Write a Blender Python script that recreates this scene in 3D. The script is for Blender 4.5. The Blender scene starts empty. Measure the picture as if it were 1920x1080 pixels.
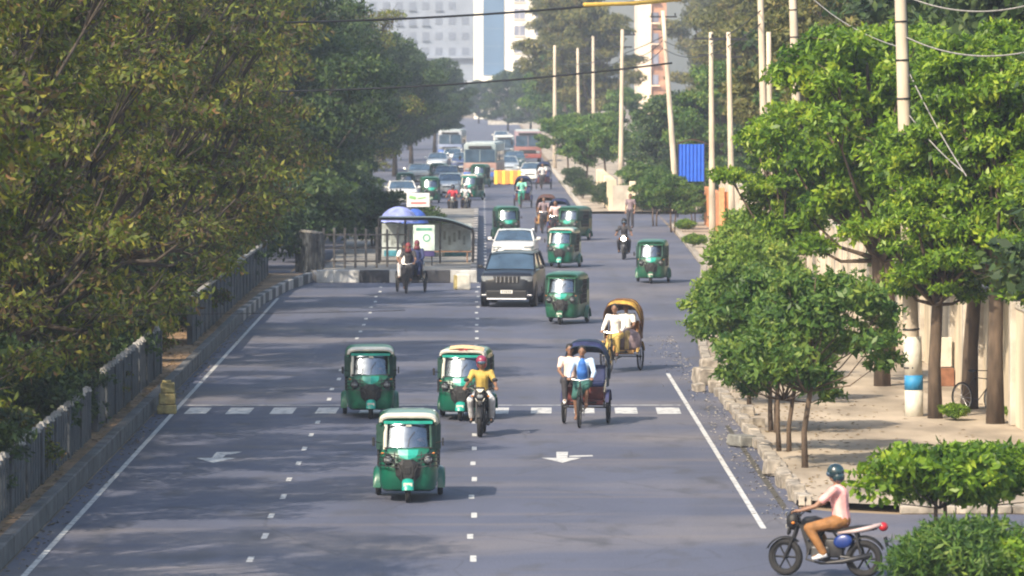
import bpy, bmesh, math, random
import numpy as np
from mathutils import Vector, Matrix, Euler
R = math.radians
HAZE = .00036
random.seed(7); RNG = np.random.default_rng(7)
S = bpy.context.scene
COL = S.collection

# ------------------------------------------------------------------ camera, world, sun, exposure
FPX, CAM_H = 9600.0, 7.7
PITCH = math.atan(401/9600); YAW = math.atan(55/9600)
cd = bpy.data.cameras.new('camera'); cam = bpy.data.objects.new('camera', cd); COL.objects.link(cam)
cd.sensor_width = 36; cd.lens = FPX/1920*36; cd.clip_start = 1; cd.clip_end = 6000
cam.location = (0, 0, CAM_H); cam.rotation_euler = (math.pi/2-PITCH, 0, -YAW)
cd.dof.use_dof = True; cd.dof.focus_distance = 118; cd.dof.aperture_fstop = 4.0
S.camera = cam
S.render.resolution_x = 1024; S.render.resolution_y = 576
SUN_EL, SUN_AZ = R(40), R(-143)          # azimuth clockwise from +Y: sun is to the left and a little behind the camera
sdir = Vector((math.sin(SUN_AZ)*math.cos(SUN_EL), math.cos(SUN_AZ)*math.cos(SUN_EL), math.sin(SUN_EL)))
w = bpy.data.worlds.new('World'); S.world = w; w.use_nodes = True
nt = w.node_tree; bg = nt.nodes['Background']; sky = nt.nodes.new('ShaderNodeTexSky')
sky.sky_type = 'NISHITA'; sky.sun_disc = False; sky.sun_elevation = SUN_EL; sky.sun_rotation = SUN_AZ
sky.air_density = 1.6; sky.dust_density = 3.0
nt.links.new(sky.outputs[0], bg.inputs[0]); bg.inputs[1].default_value = 0.15
sl = bpy.data.lights.new('sun', 'SUN'); sl.energy = 4.4; sl.angle = R(0.6); sl.color = (1, .86, .66)
so = bpy.data.objects.new('sun', sl); COL.objects.link(so)
so.rotation_euler = sdir.to_track_quat('Z', 'Y').to_euler()
S.view_settings.view_transform = 'Standard'; S.view_settings.look = 'None'; S.view_settings.gamma = 1
S.view_settings.exposure = 0.80
S.render.engine = 'CYCLES'
S.cycles.filter_width = 2.0; S.cycles.volume_bounces = 1; S.cycles.max_bounces = 6; S.cycles.transparent_max_bounces = 8

_RM = Euler((math.pi/2-PITCH, 0, -YAW)).to_matrix()
def ray(px, py):
    return _RM @ Vector((px-960, -(py-540), -FPX))
def G(px, py, z=0.0):                    # where on the ground (height z) something seen at a photo position stands
    d = ray(px, py); t = (z-CAM_H)/d.z
    return Vector((d.x*t, d.y*t, z))
def A(px, py, D):                        # the same for a known distance down the road
    d = ray(px, py); t = D/d.y
    return Vector((d.x*t, D, CAM_H+d.z*t))

# ------------------------------------------------------------------ materials
MATS = {}
def mat(name, col, rough=.6, metal=0, var=.12, scale=6.0, bump=0, bscale=30, emit=0, coat=0, col2=None, stretch=None):
    if name in MATS: return MATS[name]
    m = bpy.data.materials.new(name); m.use_nodes = True; t = m.node_tree; n = t.nodes; L = t.links
    b = n['Principled BSDF']; b.inputs['Roughness'].default_value = rough; b.inputs['Metallic'].default_value = metal
    if coat: b.inputs['Coat Weight'].default_value = coat
    tc = n.new('ShaderNodeTexCoord'); src = tc.outputs['Object']
    if stretch:
        mp = n.new('ShaderNodeMapping'); mp.inputs['Scale'].default_value = stretch; L.new(src, mp.inputs[0]); src = mp.outputs[0]
    nz = n.new('ShaderNodeTexNoise'); nz.inputs['Scale'].default_value = scale; nz.inputs['Detail'].default_value = 5
    L.new(src, nz.inputs['Vector'])
    rp = n.new('ShaderNodeValToRGB'); rp.color_ramp.elements[0].position = .32; rp.color_ramp.elements[1].position = .68
    c0 = tuple(c*(1-var) for c in col); c1 = col2 or tuple(min(1, c*(1+var)) for c in col)
    rp.color_ramp.elements[0].color = (*c0, 1); rp.color_ramp.elements[1].color = (*c1, 1)
    L.new(nz.outputs[0], rp.inputs[0]); L.new(rp.outputs[0], b.inputs['Base Color'])
    if bump:
        n2 = n.new('ShaderNodeTexNoise'); n2.inputs['Scale'].default_value = bscale; n2.inputs['Detail'].default_value = 6
        L.new(src, n2.inputs['Vector'])
        bp = n.new('ShaderNodeBump'); bp.inputs['Strength'].default_value = bump; bp.inputs['Distance'].default_value = .02
        L.new(n2.outputs[0], bp.inputs['Height']); L.new(bp.outputs[0], b.inputs['Normal'])
    if emit:
        b.inputs['Emission Color'].default_value = (*col, 1); b.inputs['Emission Strength'].default_value = emit
    MATS[name] = m; return m

def glass(name, tint=(.55,.65,.72), fac=.35):
    if name in MATS: return MATS[name]
    m = bpy.data.materials.new(name); m.use_nodes = True; t = m.node_tree; n = t.nodes; L = t.links
    n.remove(n['Principled BSDF']); o = n['Material Output']
    tr = n.new('ShaderNodeBsdfTransparent'); tr.inputs[0].default_value = (*tint, 1)
    gl = n.new('ShaderNodeBsdfGlossy'); gl.inputs['Roughness'].default_value = .22; gl.inputs[0].default_value = (.60,.70,.84,1)
    nz = n.new('ShaderNodeTexNoise'); nz.inputs['Scale'].default_value = 5
    mr = n.new('ShaderNodeMapRange'); mr.inputs[3].default_value = fac*.7; mr.inputs[4].default_value = fac*1.3
    mx = n.new('ShaderNodeMixShader'); L.new(nz.outputs[0], mr.inputs[0]); L.new(mr.outputs[0], mx.inputs[0])
    L.new(tr.outputs[0], mx.inputs[1]); L.new(gl.outputs[0], mx.inputs[2]); L.new(mx.outputs[0], o.inputs[0])
    MATS[name] = m; return m

def leafmat(name, cols, trans=.35, rough=.55):
    if name in MATS: return MATS[name]
    m = bpy.data.materials.new(name); m.use_nodes = True; t = m.node_tree; n = t.nodes; L = t.links
    b = n['Principled BSDF']; b.inputs['Roughness'].default_value = rough; b.inputs['Specular IOR Level'].default_value = .25; o = n['Material Output']
    g = n.new('ShaderNodeNewGeometry'); tc = n.new('ShaderNodeTexCoord')
    nz = n.new('ShaderNodeTexNoise'); nz.inputs['Scale'].default_value = .9; nz.inputs['Detail'].default_value = 3
    L.new(tc.outputs['Object'], nz.inputs['Vector'])
    mr = n.new('ShaderNodeMapRange'); mr.inputs[1].default_value = .3; mr.inputs[2].default_value = .7
    L.new(nz.outputs[0], mr.inputs[0])
    ad = n.new('ShaderNodeMath'); ad.operation = 'ADD'; L.new(mr.outputs[0], ad.inputs[0]); L.new(g.outputs['Random Per Island'], ad.inputs[1])
    ml = n.new('ShaderNodeMath'); ml.operation = 'MULTIPLY'; ml.inputs[1].default_value = .5; L.new(ad.outputs[0], ml.inputs[0])
    rp = n.new('ShaderNodeValToRGB'); e = rp.color_ramp.elements
    while len(e) < len(cols): e.new(.5)
    for i, c in enumerate(cols): e[i].position = .12+.76*i/(len(cols)-1); e[i].color = (*c, 1)
    L.new(ml.outputs[0], rp.inputs[0]); L.new(rp.outputs[0], b.inputs['Base Color'])
    tl = n.new('ShaderNodeBsdfTranslucent'); hs = n.new('ShaderNodeHueSaturation'); hs.inputs['Saturation'].default_value = 1.15; hs.inputs['Value'].default_value = 1.5
    L.new(rp.outputs[0], hs.inputs['Color']); L.new(hs.outputs[0], tl.inputs[0])
    mx = n.new('ShaderNodeMixShader'); mx.inputs[0].default_value = trans
    L.new(b.outputs[0], mx.inputs[1]); L.new(tl.outputs[0], mx.inputs[2]); L.new(mx.outputs[0], o.inputs[0])
    MATS[name] = m; return m

def asphalt():
    m = bpy.data.materials.new('asphalt'); m.use_nodes = True; t = m.node_tree; n = t.nodes; L = t.links
    b = n['Principled BSDF']; b.inputs['Roughness'].default_value = .82
    tc = n.new('ShaderNodeTexCoord')
    def nz(sc, st, det=5, loc=(0,0,0)):
        mp = n.new('ShaderNodeMapping'); mp.inputs['Scale'].default_value = st; mp.inputs['Location'].default_value = loc
        L.new(tc.outputs['Object'], mp.inputs[0]); q = n.new('ShaderNodeTexNoise'); q.inputs['Scale'].default_value = sc; q.inputs['Detail'].default_value = det
        L.new(mp.outputs[0], q.inputs['Vector']); return q.outputs[0]
    def ramp(s, p0, p1, c0, c1):
        r = n.new('ShaderNodeValToRGB'); r.color_ramp.elements[0].position = p0; r.color_ramp.elements[1].position = p1
        r.color_ramp.elements[0].color = (*c0,1); r.color_ramp.elements[1].color = (*c1,1); L.new(s, r.inputs[0]); return r.outputs[0]
    def mix(f, a, c, kind='MIX'):
        x = n.new('ShaderNodeMix'); x.data_type = 'RGBA'; x.blend_type = kind
        if isinstance(f, float): x.inputs[0].default_value = f
        else: L.new(f, x.inputs[0])
        L.new(a, x.inputs[6]); L.new(c, x.inputs[7]) if not isinstance(c, tuple) else setattr(x.inputs[7], 'default_value', (*c,1)); return x.outputs[2]
    base = ramp(nz(1.0, (.35,.12,1)), .3, .7, (.055,.062,.100), (.078,.087,.134))
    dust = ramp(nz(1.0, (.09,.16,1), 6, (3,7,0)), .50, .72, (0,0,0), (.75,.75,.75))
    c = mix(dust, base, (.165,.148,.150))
    wear = ramp(nz(1.0, (1.1,.02,1), 3, (9,1,0)), .5, .75, (0,0,0), (.45,.45,.45))
    c = mix(wear, c, (.055,.058,.075))
    spot = ramp(nz(1.3, (.8,.3,1), 8, (1,2,0)), .56, .68, (0,0,0), (.6,.6,.6))
    c = mix(spot, c, (.05,.05,.062))
    sun_streak = ramp(nz(1.0, (.10,.9,1), 4, (5,5,0)), .55, .70, (0,0,0), (.42,.42,.42))  # warm bands painted across the road for sunlight falling between the trees
    c = mix(sun_streak, c, (.15,.128,.125))
    pv_ = n.new('ShaderNodeTexVoronoi'); pv_.feature = 'DISTANCE_TO_EDGE'; pv_.inputs['Scale'].default_value = .42
    wv = n.new('ShaderNodeMix'); wv.data_type = 'VECTOR'; wv.inputs[0].default_value = .12; nq = n.new('ShaderNodeTexNoise'); nq.inputs['Scale'].default_value = 1.5; nq.inputs['Detail'].default_value = 5
    L.new(tc.outputs['Object'], nq.inputs['Vector']); L.new(tc.outputs['Object'], wv.inputs[4]); L.new(nq.outputs['Color'], wv.inputs[5]); L.new(wv.outputs[1], pv_.inputs['Vector'])
    c = mix(ramp(pv_.outputs['Distance'], .003, .012, (.35,.35,.35), (0,0,0)), c, (.03,.03,.038))
    fine = ramp(nz(40, (1,.4,1), 3), .3, .7, (.78,.78,.78), (1.2,1.2,1.2))
    c = mix(1.0, c, fine, 'MULTIPLY')
    L.new(c, b.inputs['Base Color'])
    bp = n.new('ShaderNodeBump'); bp.inputs['Strength'].default_value = .25; bp.inputs['Distance'].default_value = .01
    L.new(nz(60, (1,1,1)), bp.inputs['Height']); L.new(bp.outputs[0], b.inputs['Normal'])
    return m
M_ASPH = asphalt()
M_SAND = mat('sandy_paving', (.30,.25,.195), .9, var=.4, scale=.8, bump=.3, bscale=9, stretch=(1,.35,1))
M_SOIL = mat('soil', (.20,.15,.10), .95, var=.4, scale=.5, bump=.5, bscale=6)
M_BROWNSOIL = mat('reddish_soil', (.19,.12,.065), .95, var=.45, scale=1.1, bump=.4, bscale=6)
M_CONC = mat('concrete', (.36,.34,.31), .88, var=.3, scale=2.2, bump=.25, bscale=18)
M_KERB = mat('dirty_kerb_concrete', (.085,.085,.09), .88, var=.4, scale=1.6, bump=.3, bscale=14)
M_KTOP = mat('kerb_top_concrete', (.30,.28,.27), .88, var=.35, scale=1.6, bump=.3, bscale=14)
M_PALE = mat('pale_concrete', (.40,.36,.31), .88, var=.25, scale=2.0, bump=.25, bscale=18)
M_FENCE = mat('grey_blue_railing', (.05,.057,.068), .85, var=.45, scale=3)
M_FCAP = mat('pale_railing_cap', (.24,.23,.22), .8, var=.3, scale=5)
M_WHITEPAINT = mat('road_paint', (.13,.135,.16), .75, var=.1, scale=5, col2=(.47,.47,.47)); _e = M_WHITEPAINT.node_tree.nodes['Color Ramp'].color_ramp.elements; _e[0].position = .34; _e[1].position = .47
M_BLACKPAINT = mat('black_kerb_paint', (.035,.036,.045), .7, var=.3, scale=4)
M_WALL = mat('cream_plaster_wall', (.52,.44,.33), .9, var=.35, scale=.9, bump=.2, bscale=8, stretch=(1,1,.35))
M_GREEN = mat('green_paint', (.002,.088,.052), .32, var=.22, scale=3, coat=.35)
M_GREEN2 = mat('faded_green_paint', (.014,.090,.050), .42, var=.3, scale=3, coat=.15)
M_LGREEN = mat('turquoise_paint', (.012,.27,.22), .35, var=.12, scale=6)
M_CREAM = mat('cream_paint', (.52,.50,.44), .5, var=.15, scale=5)
M_CANVAS = mat('dark_green_canvas', (.012,.045,.035), .8, var=.4, scale=5)
M_BLACK = mat('black_plastic', (.008,.008,.010), .6, var=.3, scale=8)
M_RUB = mat('tyre_rubber', (.010,.010,.012), .85, var=.3, scale=10)
M_RIM = mat('steel_rim', (.35,.35,.36), .35, .7, var=.2, scale=9)
M_CHROME = mat('chrome', (.62,.62,.63), .22, .9, var=.1, scale=9)
M_DSTEEL = mat('dark_steel', (.030,.030,.034), .45, .4, var=.3, scale=9)
M_LENS = mat('lamp_lens', (.24,.26,.28), .2, .1, var=.15, scale=15, coat=.6)
M_RED = mat('red_lens', (.35,.01,.015), .25, var=.2, scale=9, coat=.5)
M_GLASS = glass('windscreen_glass', (.50,.58,.68), .27)
M_DGLASS = mat('dark_car_glass', (.04,.07,.11), .1, .0, var=.3, scale=2, coat=.8)
M_SKIN = mat('brown_skin', (.20,.105,.065), .55, var=.12, scale=12)
M_HAIR = mat('black_hair', (.012,.010,.010), .6, var=.3, scale=30)
M_KSTONE = mat('worn_kerb_stone', (.27,.24,.205), .9, var=.55, scale=3.5, bump=.6, bscale=10)
M_BARK = mat('bark', (.085,.06,.042), .95, var=.4, scale=5, bump=.6, bscale=20, stretch=(1,1,.3))
M_BARKD = mat('dark_bark', (.05,.04,.033), .95, var=.4, scale=5, bump=.6, bscale=20, stretch=(1,1,.3))
M_POLE = mat('concrete_pole', (.46,.39,.31), .85, var=.3, scale=2, stretch=(1,1,.3))

# ------------------------------------------------------------------ mesh helpers
class MB:
    def __init__(s, M=None): s.b = bmesh.new(); s.M = M or Matrix(); s.mi = 0; s.sm = False
    def _fin(s, vs, M=None):
        for f in {f for v in vs for f in v.link_faces}: f.material_index = s.mi; f.smooth = s.sm
        T = s.M @ M if M is not None else s.M
        for v in vs: v.co = T @ v.co
        return s
    def box(s, c, d, rot=(0,0,0), bev=0, seg=2, top=None):
        r = bmesh.ops.create_cube(s.b, size=1); vs = r['verts']
        for v in vs:
            v.co = Vector((v.co.x*d[0], v.co.y*d[1], v.co.z*d[2]))
            if top and v.co.z > 0: v.co.x *= top[0]; v.co.y *= top[1]
        if bev:
            es = list({e for v in vs for e in v.link_edges})
            r = bmesh.ops.bevel(s.b, geom=es, offset=bev, segments=seg, affect='EDGES', profile=.5)
            vs = list({v for f in r['faces'] for v in f.verts} | {v for v in vs if v.is_valid})
            # include all connected
            st = list(vs); seen = set(vs)
            while st:
                v = st.pop()
                for e in v.link_edges:
                    o = e.other_vert(v)
                    if o not in seen: seen.add(o); st.append(o)
            vs = list(seen)
        return s._fin(vs, Matrix.Translation(c) @ Euler(rot).to_matrix().to_4x4())
    def grid(s, rows, closed=False, caps=False):
        """rows of points lofted into a skin"""
        vr = [[s.b.verts.new(p) for p in r] for r in rows]; n = len(vr[0])
        fs = []
        for a, c in zip(vr, vr[1:]):
            for i in range(n if closed else n-1):
                j = (i+1) % n
                try: fs.append(s.b.faces.new((a[i], a[j], c[j], c[i])))
                except ValueError: pass
        if caps:
            try: s.b.faces.new(vr[0][::-1]); s.b.faces.new(vr[-1])
            except ValueError: pass
        return s._fin([v for r in vr for v in r])
    def poly(s, pts, thick=None):
        vs = [s.b.verts.new(p) for p in pts]; s.b.faces.new(vs); return s._fin(vs)
    def prism(s, pts, axis, h):
        """extrude a polygon (3D points) by the vector h"""
        h = Vector(h); a = [Vector(p) for p in pts]
        return s.grid([a, [p+h for p in a]], True, True)
    def tube(s, pts, rad, n=8, caps=True):
        pts = [Vector(p) for p in pts]
        rad = rad if isinstance(rad, (list, tuple)) else [rad]*len(pts)
        rows = []; up = Vector((0,0,1)); prev = None
        for i, p in enumerate(pts):
            d = (pts[min(i+1, len(pts)-1)]-pts[max(i-1, 0)])
            if d.length < 1e-7: d = Vector((0,0,1))
            d.normalize()
            if prev is None:
                ref = up if abs(d.z) < .9 else Vector((1,0,0)); u = d.cross(ref).normalized()
            else:
                u = (prev - d*prev.dot(d))
                u = u.normalized() if u.length > 1e-6 else d.cross(up).normalized()
            prev = u; v = d.cross(u)
            rows.append([p + (u*math.cos(2*math.pi*k/n) + v*math.sin(2*math.pi*k/n))*rad[i] for k in range(n)])
        return s.grid(rows, True, caps)
    def ball(s, c, r, n=10, rot=(0,0,0)):
        r = (r,)*3 if not isinstance(r, (tuple, list)) else r
        q = bmesh.ops.create_uvsphere(s.b, u_segments=n, v_segments=max(6, n*2//3), radius=1)
        return s._fin(q['verts'], Matrix.Translation(c) @ Euler(rot).to_matrix().to_4x4() @ Matrix.Diagonal((*r, 1)))
    def lathe(s, prof, c=(0,0,0), axis='X', n=24):
        """prof: (radius, offset along the axis)"""
        rows = []
        for r, o in prof:
            row = []
            for k in range(n):
                a = 2*math.pi*k/n; u, v = r*math.cos(a), r*math.sin(a)
                p = {'X': (o, u, v), 'Y': (v, o, u), 'Z': (u, v, o)}[axis]
                row.append(Vector(c)+Vector(p))
            rows.append(row)
        return s.grid(rows, True, prof[0] != prof[-1])
    def build(s, name, mats, parent=None, smooth=None, loc=None):
        me = bpy.data.meshes.new(name); bmesh.ops.recalc_face_normals(s.b, faces=s.b.faces[:]); s.b.to_mesh(me); s.b.free()
        for m in (mats if isinstance(mats, (list, tuple)) else [mats]): me.materials.append(m)
        if smooth:
            me.polygons.foreach_set('use_smooth', [True]*len(me.polygons)); 
            try: me.set_sharp_from_angle(angle=R(smooth if smooth > 1 else 40))
            except Exception: pass
        o = bpy.data.objects.new(name, me); COL.objects.link(o); o.parent = parent
        if loc is not None: o.location = loc
        return o
def tag(o, label=None, cat=None, group=None, kind=None):
    for k, v in (('label', label), ('category', cat), ('group', group), ('kind', kind)):
        if v: o[k] = v
    return o
def empty(name, loc=(0,0,0), rz=0, label=None, cat=None, group=None, kind=None, scale=1):
    o = bpy.data.objects.new(name, None); COL.objects.link(o); o.location = loc; o.rotation_euler = (0,0,rz); o.scale = (scale,)*3
    o.empty_display_size = .2
    return tag(o, label, cat, group, kind)
KIDS = {}
def kids(o): return [c for c in bpy.data.objects if c.parent == o]
def dup(root, loc, rz=0, label=None, group=None, scale=None, swap=None):
    def cp(o, par):
        c = o.copy(); COL.objects.link(c)
        if par is not None: c.parent = par
        for k in TREE.get(o.name, ()): cp(k, c)
        if swap and c.type == 'MESH':
            for i, s_ in enumerate(c.data.materials):
                if s_ and s_.name in swap:
                    c.material_slots[i].link = 'OBJECT'; c.material_slots[i].material = swap[s_.name]
        return c
    r = cp(root, None); r.location = loc; r.rotation_euler = (0,0,rz)
    if scale is not None: r.scale = scale if isinstance(scale, tuple) else (scale,)*3
    if label: r['label'] = label
    if group: r['group'] = group
    return r
TREE = {}
def index():
    TREE.clear()
    for o in bpy.data.objects:
        if o.parent: TREE.setdefault(o.parent.name, []).append(o)
def struct(name, mb, m, kind='structure'):
    return tag(mb.build(name, m), kind=kind)
def wheel(mb_name, c, r, wd, parent, rim=M_RIM, spokes=0, rr=.62, axis='X', rz=0, tyre=None):
    """a wheel part with tyre and rim sub-parts"""
    e = bpy.data.objects.new(mb_name, None); COL.objects.link(e); e.parent = parent; e.location = c; e.rotation_euler = (0,0,rz); e.empty_display_size = .1
    t = tyre or r*(1-rr); h = wd/2
    b = MB(); b.sm = True
    b.lathe([(r-t,-h*.8),(r-t*.35,-h),(r-.006,-h*.6),(r,0),(r-.006,h*.6),(r-t*.35,h),(r-t,h*.8),(r-t,-h*.8)], axis=axis, n=28)
    b.build('tyre', M_RUB, e)
    b = MB()
    if spokes:
        q = r-t
        b.lathe([(q,-h*.5),(q-.018,-h*.5),(q-.018,h*.5),(q,h*.5),(q,-h*.5)], axis=axis, n=28)
        b.tube([(-h*1.3,0,0),(h*1.3,0,0)], .03, 8)
        for k in range(spokes):
            a = 2*math.pi*k/spokes; b.tube([(0,0,0),(0,q*math.cos(a),q*math.sin(a))], .004 if spokes > 8 else .016, 4)
    else:
        q = r-t
        b.lathe([(q+.002,-h*.7),(q*.85,-h*.85),(q*.8,-h*.5),(q*.3,-h*.6),(.0001,-h*.6)], axis=axis, n=20)
        b.lathe([(q+.002,h*.7),(q*.85,h*.85),(q*.8,h*.5),(q*.3,h*.6),(.0001,h*.6)], axis=axis, n=20)
    b.build('rim', rim, e); return e
# ================================================================== ground, road, pavements
def sheet(name, m, polys, z):
    b = MB()
    for p in polys: b.poly([(x, y, z) for x, y in p])
    return struct(name, b, m)
b = MB()
n = 60
rows = [[(-690+1380*i/n, -50+1480*j/n, 0) for i in range(n+1)] for j in range(n+1)]
b.grid(rows); struct('ground', b, M_SOIL)
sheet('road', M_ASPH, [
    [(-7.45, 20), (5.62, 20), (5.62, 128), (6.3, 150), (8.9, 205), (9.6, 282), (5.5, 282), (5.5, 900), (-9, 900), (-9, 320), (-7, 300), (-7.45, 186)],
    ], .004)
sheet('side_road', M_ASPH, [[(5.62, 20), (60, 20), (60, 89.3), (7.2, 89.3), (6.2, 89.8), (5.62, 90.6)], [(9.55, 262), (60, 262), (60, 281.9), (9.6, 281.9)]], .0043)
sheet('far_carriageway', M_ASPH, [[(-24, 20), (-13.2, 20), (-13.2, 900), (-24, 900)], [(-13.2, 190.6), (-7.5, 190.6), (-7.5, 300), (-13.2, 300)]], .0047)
# right pavement, raised behind its kerb
b = MB()
for poly, z in (([(5.85,90.6),(6.4,90.1),(7.2,89.6),(60,89.6),(60,261.8),(9.8,261.8),(9.0,205),(6.5,150),(5.85,128)], .14),
                ([(5.75,282.2),(60,282.2),(60,900),(5.75,900)], .14)):
    b.poly([(x,y,z) for x,y in poly])
struct('pavement', b, M_SAND)
def kerb_line(name, pts, wdt, h, m, seg=1.0, gap=.0, base=0, jit=0, mats=None, side=1):
    """a kerb of single stones following a line"""
    b = MB(); rnd = random.Random(len(pts)*7+int(h*100)); k = 0
    for (x0,y0),(x1,y1) in zip(pts, pts[1:]):
        L = math.hypot(x1-x0, y1-y0); n_ = max(1, int(round(L/seg))); a = math.atan2(y1-y0, x1-x0)
        for i in range(n_):
            t = (i+.5)/n_; c = (x0+(x1-x0)*t, y0+(y1-y0)*t)
            nx, ny = -math.sin(a)*side*wdt/2, math.cos(a)*side*wdt/2
            if mats: b.mi = k % len(mats)
            b.box((c[0]+nx+rnd.uniform(-jit,jit), c[1]+ny, base+h/2+rnd.uniform(-jit,jit)*.5), (L/n_-gap, wdt, h), (rnd.uniform(-jit,jit)*.8, rnd.uniform(-jit,jit)*.8, a+rnd.uniform(-jit,jit)), bev=.02, seg=1); k += 1
    return struct(name, b, mats or m)
kerb_line('kerb', [(5.6,90.8),(5.6,128)], .24, .2, M_KSTONE, 1.0, .02, jit=.045, side=-1)
kerb_line('kerb', [(5.6,128),(6.25,150),(8.75,205),(9.55,262)], .24, .17, M_KSTONE, 1.0, .02, jit=.01, side=-1)
kerb_line('kerb', [(5.5,282),(5.5,420)], .24, .2, M_PALE, 1.5, .02, jit=.01, side=-1)
kerb_line('kerb', [(7.3,89.35),(40,89.35)], .24, .15, M_KSTONE, 1.0, .02, jit=.01, side=1)
# left median with its high retaining kerb; striped nose towards the junction
kerb_line('median_kerb', [(-7.47,30),(-7.47,158)], .22, .36, M_KERB, 1.2, .012, jit=.006, side=1)
kerb_line('median_kerb', [(-7.47,158),(-7.3,172),(-6.9,182),(-6.3,189.6)], .22, .36, None, 1.4, .01, mats=[M_BLACKPAINT, M_KTOP], side=1)
kerb_line('median_kerb', [(-6.35,189.8),(-13,189.8)], .22, .34, M_BLACKPAINT, 1.5, .01, side=-1)
b = MB(); b.poly([(-7.68,30,.33),(-7.68,158,.33),(-7.5,172,.33),(-7.1,182,.33),(-6.6,189.5,.33),(-13,189.5,.33),(-13,30,.33)])
struct('median_soil', b, M_BROWNSOIL)
# kerb dirt where the road meets the median
# traffic island with the shelter
b = MB(); b.box(((-6.1-.25)/2, 189.35+44.8, .2), (5.6, 89, .4))
struct('traffic_island', b, mat('island_paving', (.19,.18,.165), .9, var=.35, scale=.7, bump=.3, bscale=9))
b = MB(); x = -6.15; pat = [(1.6,1),(1.1,0),(.3,1),(.8,0),(.2,1),(.95,0),(1.0,1)]
for L_, c in pat:
    b.mi = c; b.box((x+L_/2, 189, .235), (L_-.02, .3, .47), bev=.02, seg=1); x += L_
struct('island_kerb', b, [M_BLACKPAINT, mat('grimy_white_paint', (.42,.42,.42), .8, var=.35, scale=2)])
kerb_line('island_kerb', [(-.22,189.3),(-.22,278)], .24, .45, None, 2, .02, mats=[M_KTOP, M_KERB], side=1)
kerb_line('island_kerb', [(-6.2,189.3),(-6.9,200),(-7.6,216)], .22, .3, M_KTOP, 2, .02, side=-1)
# ---- painted markings
M = MB(); z = .0085
def rect(x0, x1, y0, y1, sk=0, zz=z): M.poly([(x0,y0,zz),(x1,y0,zz),(x1+sk,y1,zz),(x0+sk,y1,zz)])
rect(-7.09,-6.99,40,128); rect(-7.09,-6.99,128.6,176)                                    # left edge line
rect(4.71,4.81,86.5,131.5)                                                             # right edge line
rect(-6.95,4.6,118.78,118.95)                                                           # stop line
for k in range(12):
    x = -6.78+.98*k; q_ = math.sin(k*5)*.04; rect(x+q_, x+.50, 115.9+q_*3, 118.0, .03)
y = 60.6
while y < 190:
    if not 114.5 < y < 119: 
        j_ = math.sin(y*7)*.03; rect(-3.71+j_,-3.61+j_,y,y+.95+j_*3); rect(-.23-j_,-.13-j_,y,y+.95-j_*3)
    y += 4.0
y = 200
while y < 520: rect(.05,.16,y,y+1.3); y += 4
def arrow(cx, cy, branch):
    M.poly([(cx-.42,cy-.3,z),(cx-.02,cy-1.6,z),(cx+.38,cy-.3,z)])
    M.poly([(cx-.12,cy-.28,z),(cx+.1,cy-.28,z),(cx+.14,cy+1.3,z),(cx-.1,cy+1.3,z)])
    if branch: M.poly([(cx+.14,cy-.1,z),(cx+.62,cy+.1,z),(cx+.62,cy+.42,z),(cx+.14,cy+.3,z)])
    else: M.poly([(cx+.12,cy+.55,z),(cx+.3,cy+.9,z),(cx+.42,cy+1.4,z),(cx+.13,cy+1.3,z)])
arrow(-5.32, 102.8, False); arrow(1.6, 102.8, True)
struct('road_markings', M, M_WHITEPAINT)

# ---- left railings: pickets with pale caps on two rails
def railing(pts, h, label, group=None, step=.42, wd=.2, capped=True, base=.33, name='railing', m=None):
    root = empty(name, (pts[0][0], pts[0][1], base), 0, label, 'railing', group)
    ox, oy = pts[0]; pk, cp, rl = MB(), MB(), MB()
    for (x0,y0),(x1,y1) in zip(pts, pts[1:]):
        L_ = math.hypot(x1-x0,y1-y0); a = math.atan2(y1-y0,x1-x0); n_ = int(L_/step)
        for i in range(n_+1):
            t = i/n_; px, py = x0+(x1-x0)*t-ox, y0+(y1-y0)*t-oy
            hh = h*(1+.03*math.sin(i*2.1)); big = i % 6 == 0
            w_ = wd*(1.25 if big else 1); pk.box((px,py,hh/2-.02), (w_, .09 if not big else .16, hh), (0,0,a), bev=.012, seg=1)
            pk.mi = 1
            if capped: pk.box((px,py,hh+.03), (w_*1.05, .13, .08), (0,0,a), top=(.45,.5)); 
            pk.mi = 0
        for zz in (h*.12, h*.84):
            rl.box(((x0+x1)/2-ox,(y0+y1)/2-oy,zz), (L_, .055, .08), (0,0,a))
    pk.build('pickets', [m or M_FENCE, M_FCAP], root)
    rl.build('rail', m or M_FENCE, root)
    if not capped:
        c = MB()
        for (x0,y0),(x1,y1) in zip(pts, pts[1:]):
            c.box(((x0+x1)/2-ox,(y0+y1)/2-oy,h+.02), (math.hypot(x1-x0,y1-y0)+.1, .14, .08), (0,0,math.atan2(y1-y0,x1-x0)))
        c.build('top_rail', M_FCAP, root)
    return root
g = 'concrete railings along the left median'
railing([(-7.98,62),(-7.98,103.5)], 1.0, 'grey picket railing with pale caps in the near left corner, nearest to the camera', g, .5, .3)
railing([(-8.0,105.5),(-7.98,126)], 1.12, 'short dark grey picket railing just left of the yellow block pillar', g, .42, .24)
railing([(-7.98,139.5),(-7.98,165),(-7.9,187)], 1.25, 'tall blue grey railing with smooth pale top rail beyond the pillar', g, .36, .26, False)
railing([(-7.05,196),(-6.3,193.6),(-6.1,193)], 1.7, 'short grey slab railing with white top at the island corner under the trees', None, .36, .34, False, base=.0)
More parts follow.
